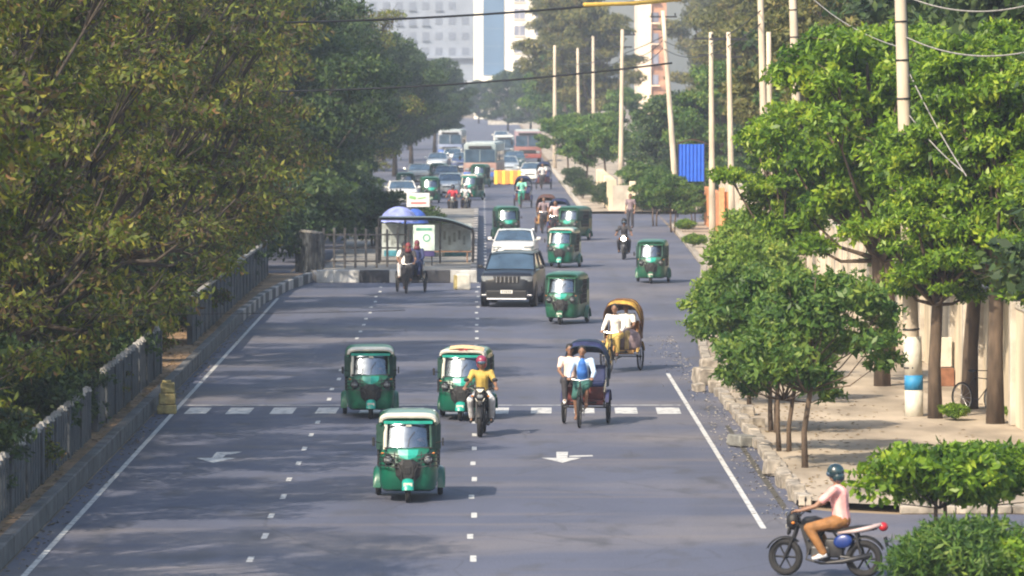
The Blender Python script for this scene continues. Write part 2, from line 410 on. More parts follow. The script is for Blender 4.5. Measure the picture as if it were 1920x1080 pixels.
# post and rail fence round the island garden
root = empty('post_fence', (-6.0,193,.4), 0, 'grey post and rail fence on the traffic island left of the shelter', 'fence')
ps, rs = MB(), MB()
for i in range(9):
    ps.box((i*.40,(i%2)*.02,.75), (.09,.09,1.5+.1*math.sin(i*3)), bev=.01, seg=1)
for zz in (.25,.75,1.25): rs.box((1.6,.05,zz), (3.3,.03,.06))
ps.build('posts', mat('brown_post', (.13,.12,.115), .9, var=.35), root); rs.build('rails', mat('brown_rail', (.11,.10,.10), .9, var=.3), root)
# yellow block pillar at the crossing
def pillar(name, loc, label, w_, h_, mats, rz=0):
    root = empty(name, loc, rz, label, 'pillar')
    b = MB(); z_ = 0
    for i in range(3):
        hh = h_*(.3,.36,.34)[i]; q = w_*(1.08,.95,.8)[i]; b.box((0.01*i,0,z_+hh/2), (q,q*.9,hh-.012), (0,0,.04*i), bev=.02, seg=1); z_ += hh
    b.build('blocks', mats[0], root)
    b = MB(); b.box((0,0,h_+.02), (w_*.5,w_*.5,.05), bev=.01); b.build('cap', mats[1], root)
    return root
M_YEL = mat('faded_yellow_paint', (.30,.25,.11), .85, var=.45, scale=6)
pillar('block_pillar', G(313,776), 'stubby faded yellow block pillar at the left end of the zebra crossing', .40, .72, (M_YEL, M_YEL))
q = G(868,543); root = empty('kerb_block', q, .1, 'white and yellow painted concrete block at the right corner of the traffic island', 'block')
b = MB(); b.box((0,0,.28), (.5,.55,.56), bev=.05); b.build('block', M_CREAM, root)
b = MB(); b.box((-.27,-.02,.27), (.1,.5,.5), bev=.02); b.build('painted_band', M_YEL, root)

# ---- cream wall behind the right pavement, panels and piers, broken by a gate gap
def cream_wall(x, y0, y1, h, label, group):
    root = empty('boundary_wall', (x, y0, .14), 0, label, 'wall', group)
    L_ = y1-y0; b = MB(); b.box((.12,L_/2,h/2), (.22,L_,h)); b.build('panel', M_WALL, root)
    b = MB(); k = 0
    yy = 0
    while yy <= L_+.01:
        b.box((.1,yy,h/2+.06), (.42,.42,h+.12), bev=.02, seg=1); yy += 3.6
    b.build('piers', M_PALE, root)
    b = MB(); b.box((.12,L_/2,h+.045), (.3,L_-.5,.08)); b.build('coping', M_PALE, root); return root
g = 'cream boundary walls behind the right pavement'
cream_wall(11.45, 92, 128, 2.55, 'cream plaster boundary wall behind the bicycle, nearest part', g)
cream_wall(11.6, 131, 190, 2.5, 'cream plaster boundary wall farther along behind the bright green trees', g)
cream_wall(11.9, 194, 258, 2.3, 'cream boundary wall before the far junction on the right', g)
# low block walls beyond the junction
root = empty('low_wall', (7.2,284,.14), 0, 'low cream block wall with piers beyond the junction on the right', 'wall')
b = MB(); b.box((0,15,.75), (.25,30,1.5)); b.box((1.6,-.2,.7), (3.2,.3,1.4)); b.build('panel', M_PALE, root)
b = MB()
for i in range(9): b.box((0,i*3.8,.85), (.45,.5,1.75), bev=.02, seg=1)
for i in range(1,4): b.box((i*1.1,-.25,.8), (.35,.45,1.65), bev=.02, seg=1)
b.build('piers', M_WALL, root)
# orange brick wall and blue sheet
root = empty('brick_wall', (11.3,242,.14), 0, 'orange brick wall behind the poles below the blue sheet', 'wall')
M_BRICK = mat('orange_brick', (.50,.20,.08), .9, var=.3, scale=3, bump=.3)
b = MB(); b.box((1.1,0,1.0), (2.2,.25,2.0)); b.box((0,8,.95), (.25,16,1.9)); b.build('panel', M_BRICK, root)
b = MB(); 
for i in range(4): b.box((i*.72,-.1,1.1), (.26,.4,2.2), bev=.02, seg=1)
b.build('piers', mat('terracotta', (.55,.27,.13), .9, var=.2), root)
q = A(1296,340,262); root = empty('blue_sheet', q, .12, 'bright blue corrugated sheet panel among the trees behind the leaning pole', 'panel')
b = MB(); w_ = 1.32; rows = []
for zz in (0, 1.9): rows.append([(-w_/2+w_*i/36, .03*math.sin(i*1.2), zz) for i in range(37)])
b.grid(rows); b.build('sheet', mat('blue_sheet_paint', (.012,.09,.52), .5, var=.15, scale=3), root)
b = MB(); b.box((-w_/2-.03,0,.1), (.06,.06,3.9)); b.box((w_/2+.03,0,.1), (.06,.06,3.9)); b.box((0,.06,1.0), (w_,.05,.06)); b.build('frame', M_DSTEEL, root)
root = empty('tarpaulin', (q.x+.1,q.y+1,q.z+1.95), 0, 'small orange tarpaulin sagging just above the blue sheet', 'tarpaulin')
b = MB(); b.grid([[(-.8+1.6*i/8, j*.6, .22-.25*abs(i/4-1)**1.6-.05*j) for i in range(9)] for j in range(3)]); b.build('cloth', mat('orange_tarp', (.50,.24,.08), .8, var=.25), root)

# ---- poles
def pole(px_b, py_b, px_t, py_t, r, label, D=None, bands=False, name='utility_pole', arms=True, extra=3):
    base = G(px_b, py_b) if D is None else Vector((A(px_b,300,D).x, D, .1)); D = base.y
    top = A(px_t, py_t, D); d = top-base
    if py_t <= 0: d = d*(1+extra/d.length)
    root = empty(name, base, 0, label, 'pole', 'utility poles along the right side')
    b = MB(); b.sm = True; n_ = 6
    b.tube([d*(i/n_) for i in range(n_+1)], [r*(1.25-.5*i/n_) for i in range(n_+1)], 10)
    if bands:
        b.mi = 1
        k = 1.2
        while k < d.length: 
            c = d.normalized()*k; b.tube([c, c+d.normalized()*.035], r*1.3-.5*r*k/d.length+.012, 10); k += .85
    b.build('shaft', [M_POLE, M_DSTEEL], root)
    if bands:
        b = MB(); b.tube([d*0+Vector((r*.9,0,0)), d+Vector((r*.75,0,0))], .035, 6); b.build('cable_pipe', M_DSTEEL, root)
    if arms:
        b = MB(); tz = d*.97 if py_t > 0 else d*.9
        b.box(tz, (1.5,.08,.09)); b.box(tz-Vector((0,0,.7)), (1.1,.08,.09)); b.build('crossarm', M_DSTEEL, root)
        for s_ in (-.65,0,.65):
            i_ = MB(); i_.sm = True; i_.lathe([(.02,0),(.06,.03),(.03,.07),(.06,.1),(.02,.16)], c=tz+Vector((s_,0,.05)), axis='Z', n=8); i_.build('insulator', M_DSTEEL, root)
    return root
P1 = pole(1714,792,1688,-5,.15,'thick pale concrete pole with dark clamp bands and a painted blue and white foot', bands=True, arms=False)
b = MB(); b.sm = True
b.tube([(0,0,.05),(-.01,0,.72)], .205, 12); b.build('white_foot', M_CREAM, P1)
b = MB(); b.sm = True; b.tube([(-.01,0,.725),(-.015,0,1.05)], .207, 12); b.build('blue_band', mat('blue_paint', (.02,.20,.42), .6), P1)
b = MB(); b.sm = True; b.tube([(-.02,0,1.052),(-.05,0,1.9)], .203, 12); b.build('white_band', M_CREAM, P1)
pole(1507,600,1486,-5,.14,'brown grey pole with dark rings rising from between the two leaning trunks', bands=True, arms=False)
pole(1440,555,1426,-5,.125,'thin pale pole left of the bright green trees, reaching out of the picture', arms=False)
pole(1448,560,1441,60,.11,'short thin pole close behind the pale one, ending among the leaves', arms=False)
pole(1374,505,1366,60,.12,'brownish pole standing in front of the orange brick wall, right one of two')
pole(1336,476,1333,60,.125,'pale pole standing in front of the orange brick wall, left one of two')
pole(1270,400,1243,20,.15,'tall cream pole leaning left beside the blue sheet', arms=True)
pole(1163,392,1167,55,.13,'upright cream pole before the low block wall, with a lamp bracket', arms=True)
pole(1113,308,1112,68,.15,'far brownish pole left of the upright cream pole', arms=True)
pole(1086,304,1083,90,.14,'far pale pole, middle of the three distant poles', arms=True)
pole(1040,320,1040,85,.15,'far pale pole nearest to the truck', arms=True)
pole(588,420,584,232,.06,'thin grey lamp post in the shade of the left trees', D=215, name='lamp_post', arms=False)
# wires
def wire(name, pts, r, label, m=M_BLACK, n_=24, grp=None):
    b = MB(); b.sm = True; P = []
    (a, c, sag) = pts
    for i in range(n_+1):
        t = i/n_; p = a.lerp(c, t); p.z -= sag*4*t*(1-t); P.append(p-a)
    b.tube(P, r, 5)
    o = b.build(name, m); o.location = a; return tag(o, label, 'cable', grp)
wire('overhead_cable', (A(150,40,150), A(1330,-12,160), .35), .035, 'upper black cable crossing the whole street in front of the tower')
wire('overhead_cable', (A(420,172,175), A(1260,118,180), .25), .035, 'lower black cable crossing the street below the tower windows')
wire('overhead_cable', (A(-30,590,62), A(760,582,64), .02), .004, 'faint thin wire low on the left in front of the dark tree trunks')
wire('overhead_cable', (A(1692,-10,113.5), A(1990,-10,100), .35), .018, 'slack pale cable at the top right corner running from the thick banded pole', M_FCAP)
wire('overhead_cable', (A(1692,66,113.5), A(1990,80,96), .35), .018, 'slack pale cable across the bright leaves right of the banded pole', M_FCAP)
wire('overhead_cable', (A(1697,120,113.5), A(1812,330,108), .1), .016, 'stay wire slanting down right from the banded pole, upper one of the pair', M_FCAP)
wire('overhead_cable', (A(1697,205,113.5), A(1806,322,107), .1), .016, 'stay wire slanting down right from the banded pole, lower one of the pair', M_FCAP)
wire('overhead_cable', (A(1692,90,113.5), A(1487,-40,158), .3), .014, 'thin pale cable from the banded pole back to the ringed pole', M_FCAP)
wire('overhead_cable', (A(1260,60,286), A(1050,120,455), .6), .03, 'thin cable between the leaning cream pole and the far poles')

o_ = bpy.data.objects['overhead_cable']; a_, c_ = A(1095,2,157), A(1275,-8,159.5)
b = MB(); b.sm = True; b.tube([Vector((0,0,0)),(c_-a_)*.5+Vector((0,0,-.05)),c_-a_], .07, 6); sl_ = b.build('cable_sleeve', mat('mustard_sleeve', (.45,.30,.05), .7), o_); sl_.location = a_-o_.location+Vector((0,0,-.11))
for k_, (p0, p1, d0, d1, sg, lb) in enumerate(((1243,1167,286,296,.5,'thin cable between the leaning pole and the upright cream pole'), (1167,1112,296,436,.7,'thin cable from the upright cream pole to the distant poles'), (1426,1243,176,286,.8,'long sagging cable from the thin pale pole to the leaning pole'))):
    for dz in (0,.45):
        wire('overhead_cable', (A(p0,(75,95,20)[k_],d0)-Vector((0,0,dz)), A(p1,(100,85,75)[k_],d1)-Vector((0,0,dz)), sg), .022, ('upper ' if dz == 0 else 'lower ')+lb)
# ---- far buildings
M_TOW = mat('tower_cream', (.72,.67,.58), .8, var=.06, scale=.2)
M_TGL = mat('tower_blue_glass', (.10,.17,.28), .25, .2, var=.12, scale=.15)
M_TW = mat('tower_window_glass', (.20,.21,.28), .2, .1, var=.3, scale=.3)
Y = 880
def X(px, D): return A(px, 139, D).x
root = empty('tower', (X(888,Y),Y,0), 0, 'cream office tower with a tall blue glass strip and square windows', 'tower')
x1, x2, x3, x4 = X(906,Y)-X(888,Y), X(945,Y)-X(888,Y), X(1030,Y)-X(888,Y), 0
b = MB(); b.box((x3/2,8,17), (x3,16,34)); b.build('wall', M_TOW, root)
b = MB(); b.box(((x1+x2)/2,-.05,21), (x2-x1,.3,27)); b.build('glass_strip', M_TGL, root)
b = MB(); 
for i in range(9): b.box(((x1+x2)/2,-.22,9.5+i*3), (x2-x1,.06,.06))
b.build('mullions', mat('mullion', (.16,.2,.25), .5), root)
for i in range(8):
    for cx in (X(974,Y)-X(888,Y), X(1014,Y)-X(888,Y)):
        zc = A(974,104-31.8*i+17,Y).z
        b = MB(); b.box((cx,-.02,zc), (1.85,.12,1.7)); f = b.build('window', M_TW, root)
        b = MB(); b.box((cx,-.12,zc-.95), (2.1,.3,.12)); b.box((cx,-.1,zc), (.07,.05,1.7)); b.build('frame', M_TOW, f)
b = MB(); b.box((x3*.45,-2,6.2), (x3*1.1,4,.6)); b.build('canopy', mat('tower_canopy', (.45,.47,.5), .7), root)
Y = 1050
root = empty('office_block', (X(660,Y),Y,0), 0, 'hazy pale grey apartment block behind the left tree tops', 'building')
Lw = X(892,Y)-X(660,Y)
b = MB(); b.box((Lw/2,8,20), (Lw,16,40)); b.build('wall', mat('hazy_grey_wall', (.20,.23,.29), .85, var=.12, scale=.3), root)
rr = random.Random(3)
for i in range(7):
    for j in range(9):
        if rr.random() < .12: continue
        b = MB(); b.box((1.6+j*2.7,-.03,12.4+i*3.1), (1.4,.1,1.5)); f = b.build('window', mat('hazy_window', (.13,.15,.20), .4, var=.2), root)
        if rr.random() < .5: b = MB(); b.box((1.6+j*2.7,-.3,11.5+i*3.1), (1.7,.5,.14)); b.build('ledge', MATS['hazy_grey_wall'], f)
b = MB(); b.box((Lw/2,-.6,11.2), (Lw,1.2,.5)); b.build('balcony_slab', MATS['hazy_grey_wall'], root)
Y = 640
root = empty('apartment_tower', (X(1195,Y),Y,0), 0, 'narrow cream and terracotta apartment tower rising behind the right poles', 'building')
xa, xb = X(1221,Y)-X(1195,Y), X(1250,Y)-X(1195,Y)
b = MB(); b.box((xa/2,6,12.6), (xa,12,25.2)); b.build('wall', mat('salmon_cream', (.72,.60,.48), .85, var=.08, scale=.4), root)
b = MB(); b.box(((xa+xb)/2,6.3,12.3), (xb-xa-.01,11.6,24.6)); b.build('side_wall', mat('terracotta_wall', (.36,.19,.12), .9, var=.35, scale=.8), root)
for i in range(6):
    b = MB(); b.box((xa+.55,.45,7+i*2.6), (.75,.12,1.2)); f = b.build('window', M_TW, root)
    b = MB(); b.box((xa+.55,.2,6.25+i*2.6), (1.1,.6,.14)); b.build('balcony', MATS['salmon_cream'], f)
b = MB(); b.box((xb/2,6,25.5), (xb+.4,12.6,.5)); b.build('roof', M_PALE, root)
# pale low buildings at the road's end
Y = 780
for px0, px1, y0, nm, lb in ((915,948,206,'low_building','small white flat building at the far end of the road'),(948,1000,196,'low_building','pale low building between the far end trees')):
    root = empty(nm, (X(px0,Y),Y,0), 0, lb, 'building'); w_ = X(px1,Y)-X(px0,Y); h_ = A(px0,y0,Y).z
    b = MB(); b.box((w_/2,4,h_/2), (w_,8,h_)); b.build('wall', M_CONC, root)
    b = MB(); b.box((w_/2,-.02,h_*.45), (w_*.7,.15,h_*.25)); b.build('window', M_TW, root)
    b = MB(); b.box((w_/2,4,h_+.1), (w_+.6,8.6,.25)); b.build('roof', M_PALE, root)
# dense dark hedge of far things on both sides is built as trees below
# ================================================================== vegetation
def leaves(name, C, out, size, m, parent, asp=.42, droop=.25, rng=RNG, fan=1):
    """many small folded leaves at points C; out = outward direction at each"""
    n_ = len(C)
    if fan > 1:
        C = np.repeat(C, fan, 0) + rng.normal(0, size*.25, (n_*fan, 3)); out = np.repeat(out, fan, 0); n_ = len(C)
    d = rng.normal(0, 1, (n_, 3)) + out*.8; d[:, 2] -= droop; d /= np.linalg.norm(d, axis=1)[:, None]
    nm = rng.normal(0, .55, (n_, 3)) + out*.7 + np.array([0, 0, .55]); 
    s_ = np.cross(d, nm); s_ /= np.linalg.norm(s_, axis=1)[:, None]+1e-9; nm = np.cross(s_, d)
    L_ = size*rng.uniform(.45, 1.5, (n_, 1)); W = L_*asp
    V = np.empty((n_, 4, 3)); V[:, 0] = C - d*L_*.5; V[:, 2] = C + d*L_*.5
    V[:, 1] = C + s_*W*.5 - nm*L_*.06; V[:, 3] = C - s_*W*.5 - nm*L_*.06
    me = bpy.data.meshes.new(name); me.vertices.add(n_*4); me.loops.add(n_*4); me.polygons.add(n_)
    me.vertices.foreach_set('co', V.astype(np.float32).ravel())
    me.loops.foreach_set('vertex_index', np.arange(n_*4, dtype=np.int32))
    me.polygons.foreach_set('loop_start', np.arange(0, n_*4, 4, dtype=np.int32))
    me.update(); me.validate(); me.materials.append(m)
    o = bpy.data.objects.new(name, me); COL.objects.link(o); o.parent = parent; return o

def crown_pts(clumps, n_, rng, shell=.55, up=.25):
    c = np.array([k[0] for k in clumps]); r = np.array([k[1] for k in clumps]); rz = np.array([k[2] if len(k) > 2 else k[1]*.75 for k in clumps])
    p = r**2; i = rng.choice(len(c), n_, p=p/p.sum())
    d = rng.normal(0, 1, (n_, 3)); d[:, 2] += up; d /= np.linalg.norm(d, axis=1)[:, None]
    rad = rng.uniform(shell**2, 1.1, (n_, 1))**.5
    lump = 1+.22*np.sin(d[:, :1]*7+i[:, None])*np.cos(d[:, 1:2]*6+i[:, None]*2)
    P = c[i] + d*rad*lump*np.stack([r[i], r[i], rz[i]], 1)
    return P, d

def make_tree(name, label, cat, h, spread, zb, nclump, nleaf, lsize, m, seed, trunk_r=.16, crad=(.22,.38), bark=None, lean=(0,0), stems=1,
              shape='round', asp=.42, droop=.25, fan=1, group=None, shell=.55, dense=0, bare=0):
    rnd = random.Random(seed); rng = np.random.default_rng(seed)
    root = empty(name, (0,0,0), 0, label, cat, group)
    cl = []
    for i in range(nclump):
        t = (i+.5)/nclump; r_ = spread*rnd.uniform(*crad); z_ = zb + r_*.5 + (h-zb-r_*1.2)*(t**.9)
        if shape == 'round': prof = math.sin(math.pi*min(.98, .18+.78*t))**.7
        elif shape == 'umbrella': prof = .35+.65*math.sin(math.pi*min(1, .3+.6*t))
        elif shape == 'tall': prof = .55+.45*math.sin(math.pi*(.1+.85*t))
        else: prof = 1-.5*t
        a = i*2.4+rnd.uniform(-.4, .4); q = spread*prof*rnd.uniform(.22, 1.0)
        cl.append(((q*math.cos(a)+lean[0]*t, q*math.sin(a)+lean[1]*t, z_), r_, r_*rnd.uniform(.32,.60)))
    b = MB(); b.sm = True
    fork = zb + (h-zb)*.12
    for s_ in range(stems):
        ox = 0 if stems == 1 else (s_-(stems-1)/2)*.22
        P = [(ox,0,-.1),(ox+rnd.uniform(-.05,.05),0,fork*.4),(ox*1.4+lean[0]*.2+rnd.uniform(-.1,.1),lean[1]*.2,fork),(ox*2+lean[0]*.5,lean[1]*.5,zb+(h-zb)*.5),(lean[0]*.9,lean[1]*.9,h*.93)]
        b.tube(P, [trunk_r*1.25, trunk_r, trunk_r*.85, trunk_r*.5, trunk_r*.12], 10)
    for (c, r_, _) in cl:
        z0 = min(max(fork*.85, c[2]-(h-zb)*.35-r_), c[2]); t0 = max(0, (z0-fork)/(h-fork+1e-6))
        st = Vector((lean[0]*t0*.9, lean[1]*t0*.9, z0)); en = Vector(c); mid = st.lerp(en, .55)+Vector((rnd.uniform(-.2,.2)*r_, rnd.uniform(-.2,.2)*r_, -.12*(en-st).length))
        k = trunk_r*.42; b.tube([st, mid, en], [k, k*.6, k*.2], 6)
        for q in range(2+bare):
            e2 = en+Vector((rnd.uniform(-1,1), rnd.uniform(-1,1), rnd.uniform(-.2,.8)))*r_*1.05
            b.tube([mid.lerp(en,.6), en.lerp(e2,.5)+Vector((0,0,.05)), e2], [k*.3, k*.18, k*.06], 4)
    b.build('trunk', bark or M_BARK, root)
    P, d = crown_pts(cl, nleaf, rng, shell)
    if dense:                                # extra leaves deep inside so that the heart of the crown is closed
        P2, d2 = crown_pts(cl, int(nleaf*dense), rng, .05); P = np.concatenate([P, P2]); d = np.concatenate([d, d2])
    leaves('crown', P, d, lsize, m, root, asp, droop, rng, fan)
    return root
L_OLIVE = leafmat('olive_leaves', [(.016,.020,.008),(.080,.050,.028),(.038,.060,.012),(.075,.105,.015),(.16,.18,.022),(.17,.09,.04)], .36)
L_OLIVE2 = leafmat('yellow_olive_leaves', [(.022,.034,.010),(.12,.075,.042),(.062,.09,.018),(.125,.16,.026),(.23,.22,.038),(.14,.075,.04)], .36)
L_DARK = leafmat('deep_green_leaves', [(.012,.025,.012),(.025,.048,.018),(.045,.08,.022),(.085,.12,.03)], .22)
L_BRIGHT = leafmat('bright_green_leaves', [(.022,.058,.010),(.075,.15,.013),(.165,.27,.022),(.31,.38,.04)], .35, .42)
L_MID = leafmat('mid_green_leaves', [(.020,.052,.016),(.052,.112,.022),(.10,.17,.034),(.20,.26,.05)], .32, .45)
L_DRY = leafmat('dry_olive_leaves', [(.045,.055,.022),(.085,.095,.03),(.15,.15,.045),(.20,.16,.06)], .3)
L_LIGHT = leafmat('light_green_leaves', [(.05,.09,.02),(.10,.18,.03),(.19,.28,.05),(.30,.34,.07)], .35)
rt = random.Random(11)

# ---- left row on the median: three builds, then copies
BIG = []
for k, (m_, h_) in enumerate(((L_OLIVE, 12.2), (L_OLIVE2, 12.8), (L_OLIVE, 11.6))):
    BIG.append(make_tree('median_tree', 'x', 'tree', h_, 4.6, 1.6, 62, 30000, .19, m_, 20+k, .19, (.14,.29), M_BARKD, (rt.uniform(-.5,.5),0), 1 if k else 2, 'tall', .36, .45, 1, 'old trees of the left median', .4, .04, 5))
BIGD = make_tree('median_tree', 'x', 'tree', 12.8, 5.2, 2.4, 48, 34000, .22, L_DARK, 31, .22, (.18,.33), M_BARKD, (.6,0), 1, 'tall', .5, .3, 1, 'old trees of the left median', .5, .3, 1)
index()
used = set()
def put(proto, x, y, label, s_=1, rz=None, z=.1, group=None):
    rz = rt.uniform(0, 6.28) if rz is None else rz
    if proto.name not in used:
        used.add(proto.name); proto.location = (x,y,z); proto.rotation_euler = (0,0,rz); proto.scale = (s_,)*3 if not isinstance(s_, tuple) else s_
        proto['label'] = label
        if group: proto['group'] = group
        return proto
    return dup(proto, (x,y,z), rz, label, group, s_)
left = [(-11,73,1,.95,'olive tree at the left picture edge, its leaves just entering the frame'),  # row carried on toward the camera, added to shade the left foreground
        (-10.6,86,0,.86,'olive brown tree in the very left foreground, behind the nearest railing'),
        (-10.2,97,1,.9,'tree with reddish and yellow leaves behind the near end of the left railing'),
        (-9.7,108,2,.92,'forked olive tree with two thin stems in the gap between the two dark railings'),
        (-9.6,121,0,.98,'tall olive tree behind the short railing left of the yellow pillar'),
        (-9.8,134,1,1.0,'yellow green tree in the gap of the railings beside the yellow pillar'),
        (-9.6,149,2,1.05,'olive tree behind the tall smooth topped railing, its nearest end'),
        (-9.9,166,0,1.05,'olive tree behind the middle of the tall smooth topped railing'),
        (-10.4,183,1,1.05,'yellowish tree at the end of the left median, over the striped kerb nose')]
for x, y, k, s_, lb in left: put(BIG[k], x, y, lb, s_, z=.3)
inner = [(-9.3,212,3,1.0,'dark tree over the island corner with the grey slab railing'), (-9.0,232,3,.92,'dark tree behind the post fence left of the blue umbrella'),
         (-8.6,255,3,.86,'tall tree above the blue umbrella and the board'), (-8.2,282,3,.86,'dark tree above the queue of cars left of the shelter'),
         (-8.4,312,1,.95,'lighter tree rising over the parked queue'), (-7.6,345,3,.84,'dark tree whose edge hangs over the left queue of traffic'),
         (-6.6,385,3,.82,'dark tree above the orange and blue bus'), (-6.0,430,3,.80,'hazy dark tree over the road just left of the tower foot'),
         (-4.6,490,3,.74,'hazy green tree nearest to the tower on its left'), (-4.0,560,3,.66,'hazy blue green tree at the far end of the left row')]
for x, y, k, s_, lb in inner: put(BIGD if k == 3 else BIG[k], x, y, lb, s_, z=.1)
# second row beyond the far carriageway
y = 56; i = 0  # nearest ones stand out of view, added for their shade
lbs2 = ['dark tree beyond the far carriageway, glimpsed between the trunks of the left row']
while y < 420:
    put(BIGD if i % 2 else BIG[i % 3], -17-rt.uniform(0,1.5)-max(0,y-92)*.02, y, 'dark tree in the back row, showing only between and above the nearer left trees', rt.uniform(.58,.72), group='back row of trees behind the left median')
    y += 15+y*.03; i += 1
# undergrowth below the left row: bushes behind the railings
BUSH = make_tree('bush', 'x', 'bush', 2.0, 1.25, .15, 16, 6200, .13, L_OLIVE, 55, .04, (.35,.55), M_BARKD, stems=2, shape='round', group='low bushes under the left trees', dense=.2)
DBUSH = make_tree('bush', 'x', 'bush', 2.6, 1.6, .2, 16, 6200, .16, L_DARK, 56, .05, (.35,.55), M_BARKD, stems=2, shape='round', group='low bushes under the left trees', dense=.2)
index()
for i in range(24):
    y = 84+i*5.2+rt.uniform(-1,1)
    if 124 < y < 142 and i % 2: continue
    put(BUSH if i % 4 == 0 else DBUSH, rt.uniform(-10.4,-9.2), y, 'low dark bush among the trunks behind the left railings', rt.uniform(.8,1.25), z=.3, group='low bushes under the left trees')
for i in range(14):
    y = 196+i*6.0
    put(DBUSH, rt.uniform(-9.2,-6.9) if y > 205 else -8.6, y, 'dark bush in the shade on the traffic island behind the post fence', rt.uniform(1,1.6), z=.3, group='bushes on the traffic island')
for i, (px, py, s_, lb) in enumerate(((792,412,.8,'small green bush on the island just behind the shelter roof'), (700,400,1.1,'green bush behind the umbrella'), (735,470,.55,'leafy green plant between the post fence and the umbrella pole'))):
    q = A(px, py, 214+i*3); put(DBUSH, q.x, q.y, lb, s_, z=.35)

for i in range(11):
    put(BUSH if i % 2 else DBUSH, -8.75+rt.uniform(-.15,.1), 84+i*9.6+rt.uniform(-2,2), 'ragged dark bush leaning over the left railing', rt.uniform(.6,.85), z=.3, group='ragged bushes leaning over the left railings')
# ---- right side: bright trees with leaf whorls
T_A = make_tree('roadside_tree', 'x', 'tree', 4.0, 1.75, 1.4, 28, 3300, .155, L_MID, 71, .055, (.20,.38), M_BARK, (.25,0), 1, 'umbrella', .42, .6, 3, 'small roadside trees on the right kerb', .45, .12)
T_B = make_tree('roadside_tree', 'x', 'tree', 3.6, 1.55, 1.0, 24, 3100, .15, L_MID, 72, .05, (.20,.38), M_BARK, (0,0), 2, 'round', .42, .45, 3, 'small roadside trees on the right kerb', .45, .12)
T_C = make_tree('pavement_tree', 'x', 'tree', 9.6, 2.5, 3.6, 44, 8200, .20, L_BRIGHT, 73, .20, (.18,.36), M_BARK, (.5,0), 1, 'tall', .42, .4, 3, 'bright green trees on the right pavement', .4, .22)
T_D = make_tree('pavement_tree', 'x', 'tree', 9.2, 2.5, 2.9, 44, 8200, .195, L_BRIGHT, 74, .18, (.18,.36), M_BARK, (-.6,0), 1, 'tall', .42, .4, 3, 'bright green trees on the right pavement', .4, .22)
T_E = make_tree('background_tree', 'x', 'tree', 15, 4.4, 4.0, 44, 24000, .32, L_DRY, 75, .2, (.18,.32), M_BARK, (0,0), 1, 'tall', .4, .6, 1, 'tall dry trees behind the right pavement', .45, .1, 2)
T_F = make_tree('background_tree', 'x', 'tree', 11.8, 5, 1.2, 40, 19000, .32, L_DARK, 76, .2, (.22,.36), M_BARKD, (0,0), 1, 'round', .5, .3, 1, 'dark trees behind the right walls', .45, .25)
T_G = make_tree('background_tree', 'x', 'tree', 10.8, 4, 1.2, 36, 16000, .30, L_MID, 77, .18, (.22,.36), M_BARK, (0,0), 1, 'round', .5, .3, 1, 'green trees behind the right walls', .45, .2)
index()
SW = {'mid_green_leaves': L_LIGHT}
def light(o):
    for c in bpy.data.objects:
        if c.parent == o and c.name.startswith('crown'): c.material_slots[0].link = 'OBJECT'; c.material_slots[0].material = L_LIGHT
put(T_A, 6.2, 98.2, 'small roadside tree with a thin straight trunk and flat dark green crown, nearest the corner', 1.0, .4, .14)
put(T_B, 6.05, 102.5, 'small twin stemmed roadside tree touching the nearest one from behind', .92, z=.14)
put(T_B, 6.15, 108, 'small roadside tree whose crown leans over the grey stone on the kerb', .97, z=.14)
put(T_A, 6.1, 117, 'small roadside tree behind the rubble by the kerb', .84, z=.14)
light(put(T_B, 6.3, 127, 'low leafy roadside tree hanging over the right lane edge', .98, z=.14))
light(put(T_A, 7.0, 137, 'low roadside tree just right of the green three wheeler alone in the right lane', .85, z=.14))
light(put(T_B, 7.9, 150, 'low pale green roadside tree with yellow leaves before the far junction', 1.0, z=.14))
light(put(T_B, 8.6, 166, 'farthest small tree of the right kerb, in front of the orange brick wall', .95, z=.14))
put(T_C, 9.95, 112.3, 'bright green tree with a dark leaning trunk beside the painted pole foot', .68, .2, .14)
put(T_D, 11.0, 115.5, 'bright green tree, left one of the pair of leaning trunks by the bicycle', .95, 2.9, .14)
put(T_C, 11.1, 110.6, 'bright green tree, right one of the pair of leaning trunks by the bicycle', .86, 1.2, .14)
put(T_D, 9.7, 124, 'bright green tree behind the painted pole, with a thin grey trunk', .98, .5, .14)
put(T_C, 10.6, 134, 'bright green tree in the middle of the right mass, beside the ringed pole', .95, 4.0, .14)
put(T_C, 8.4, 140, 'bright green tree left of the ringed pole with the sunlit wall behind', .70, 4.4, .14)
put(T_C, 12.6, 117, 'green tree behind the near wall, filling the right picture edge', .95, 3, .1)
put(T_D, 12.4, 104, 'green tree top hanging over the near wall at the right picture edge', .8, 3.6, .1)
SHR = make_tree('leafy_shrub', 'x', 'shrub', 2.0, 1.25, .75, 16, 1900, .16, L_BRIGHT, 81, .035, (.36,.52), M_BARK, (0,0), 2, 'round', .44, .3, 3, None, .4, .25)
SHR2 = make_tree('leafy_shrub', 'x', 'shrub', 1.45, 1.15, .25, 16, 3000, .16, L_MID, 82, .03, (.38,.55), M_BARK, (0,0), 3, 'round', .24, .1, 3, None, .4, .25)
SHR3 = make_tree('leafy_shrub', 'x', 'shrub', 1.4, 1.1, .25, 14, 2000, .16, L_BRIGHT, 83, .03, (.38,.55), M_BARK, (0,0), 2, 'round', .44, .2, 3, None, .4, .25)
index()
q = A(1765,0,81); put(SHR, 7.25, 81, 'broad leaved bright green shrub at the right edge, upper one above the narrow leaved shrub', (1.0,1,1), .3, .05)
put(SHR, 8.2, 82, 'dark broad leaved shrub cut by the right picture edge', .95, 2.3, .05)
put(SHR2, 6.95, 73.5, 'narrow leaved pale green shrub in the bottom right corner', 1.0, .4, 0)
put(SHR3, 7.75, 73, 'bright yellow green shrub at the very bottom right corner', .85, .4, 0)
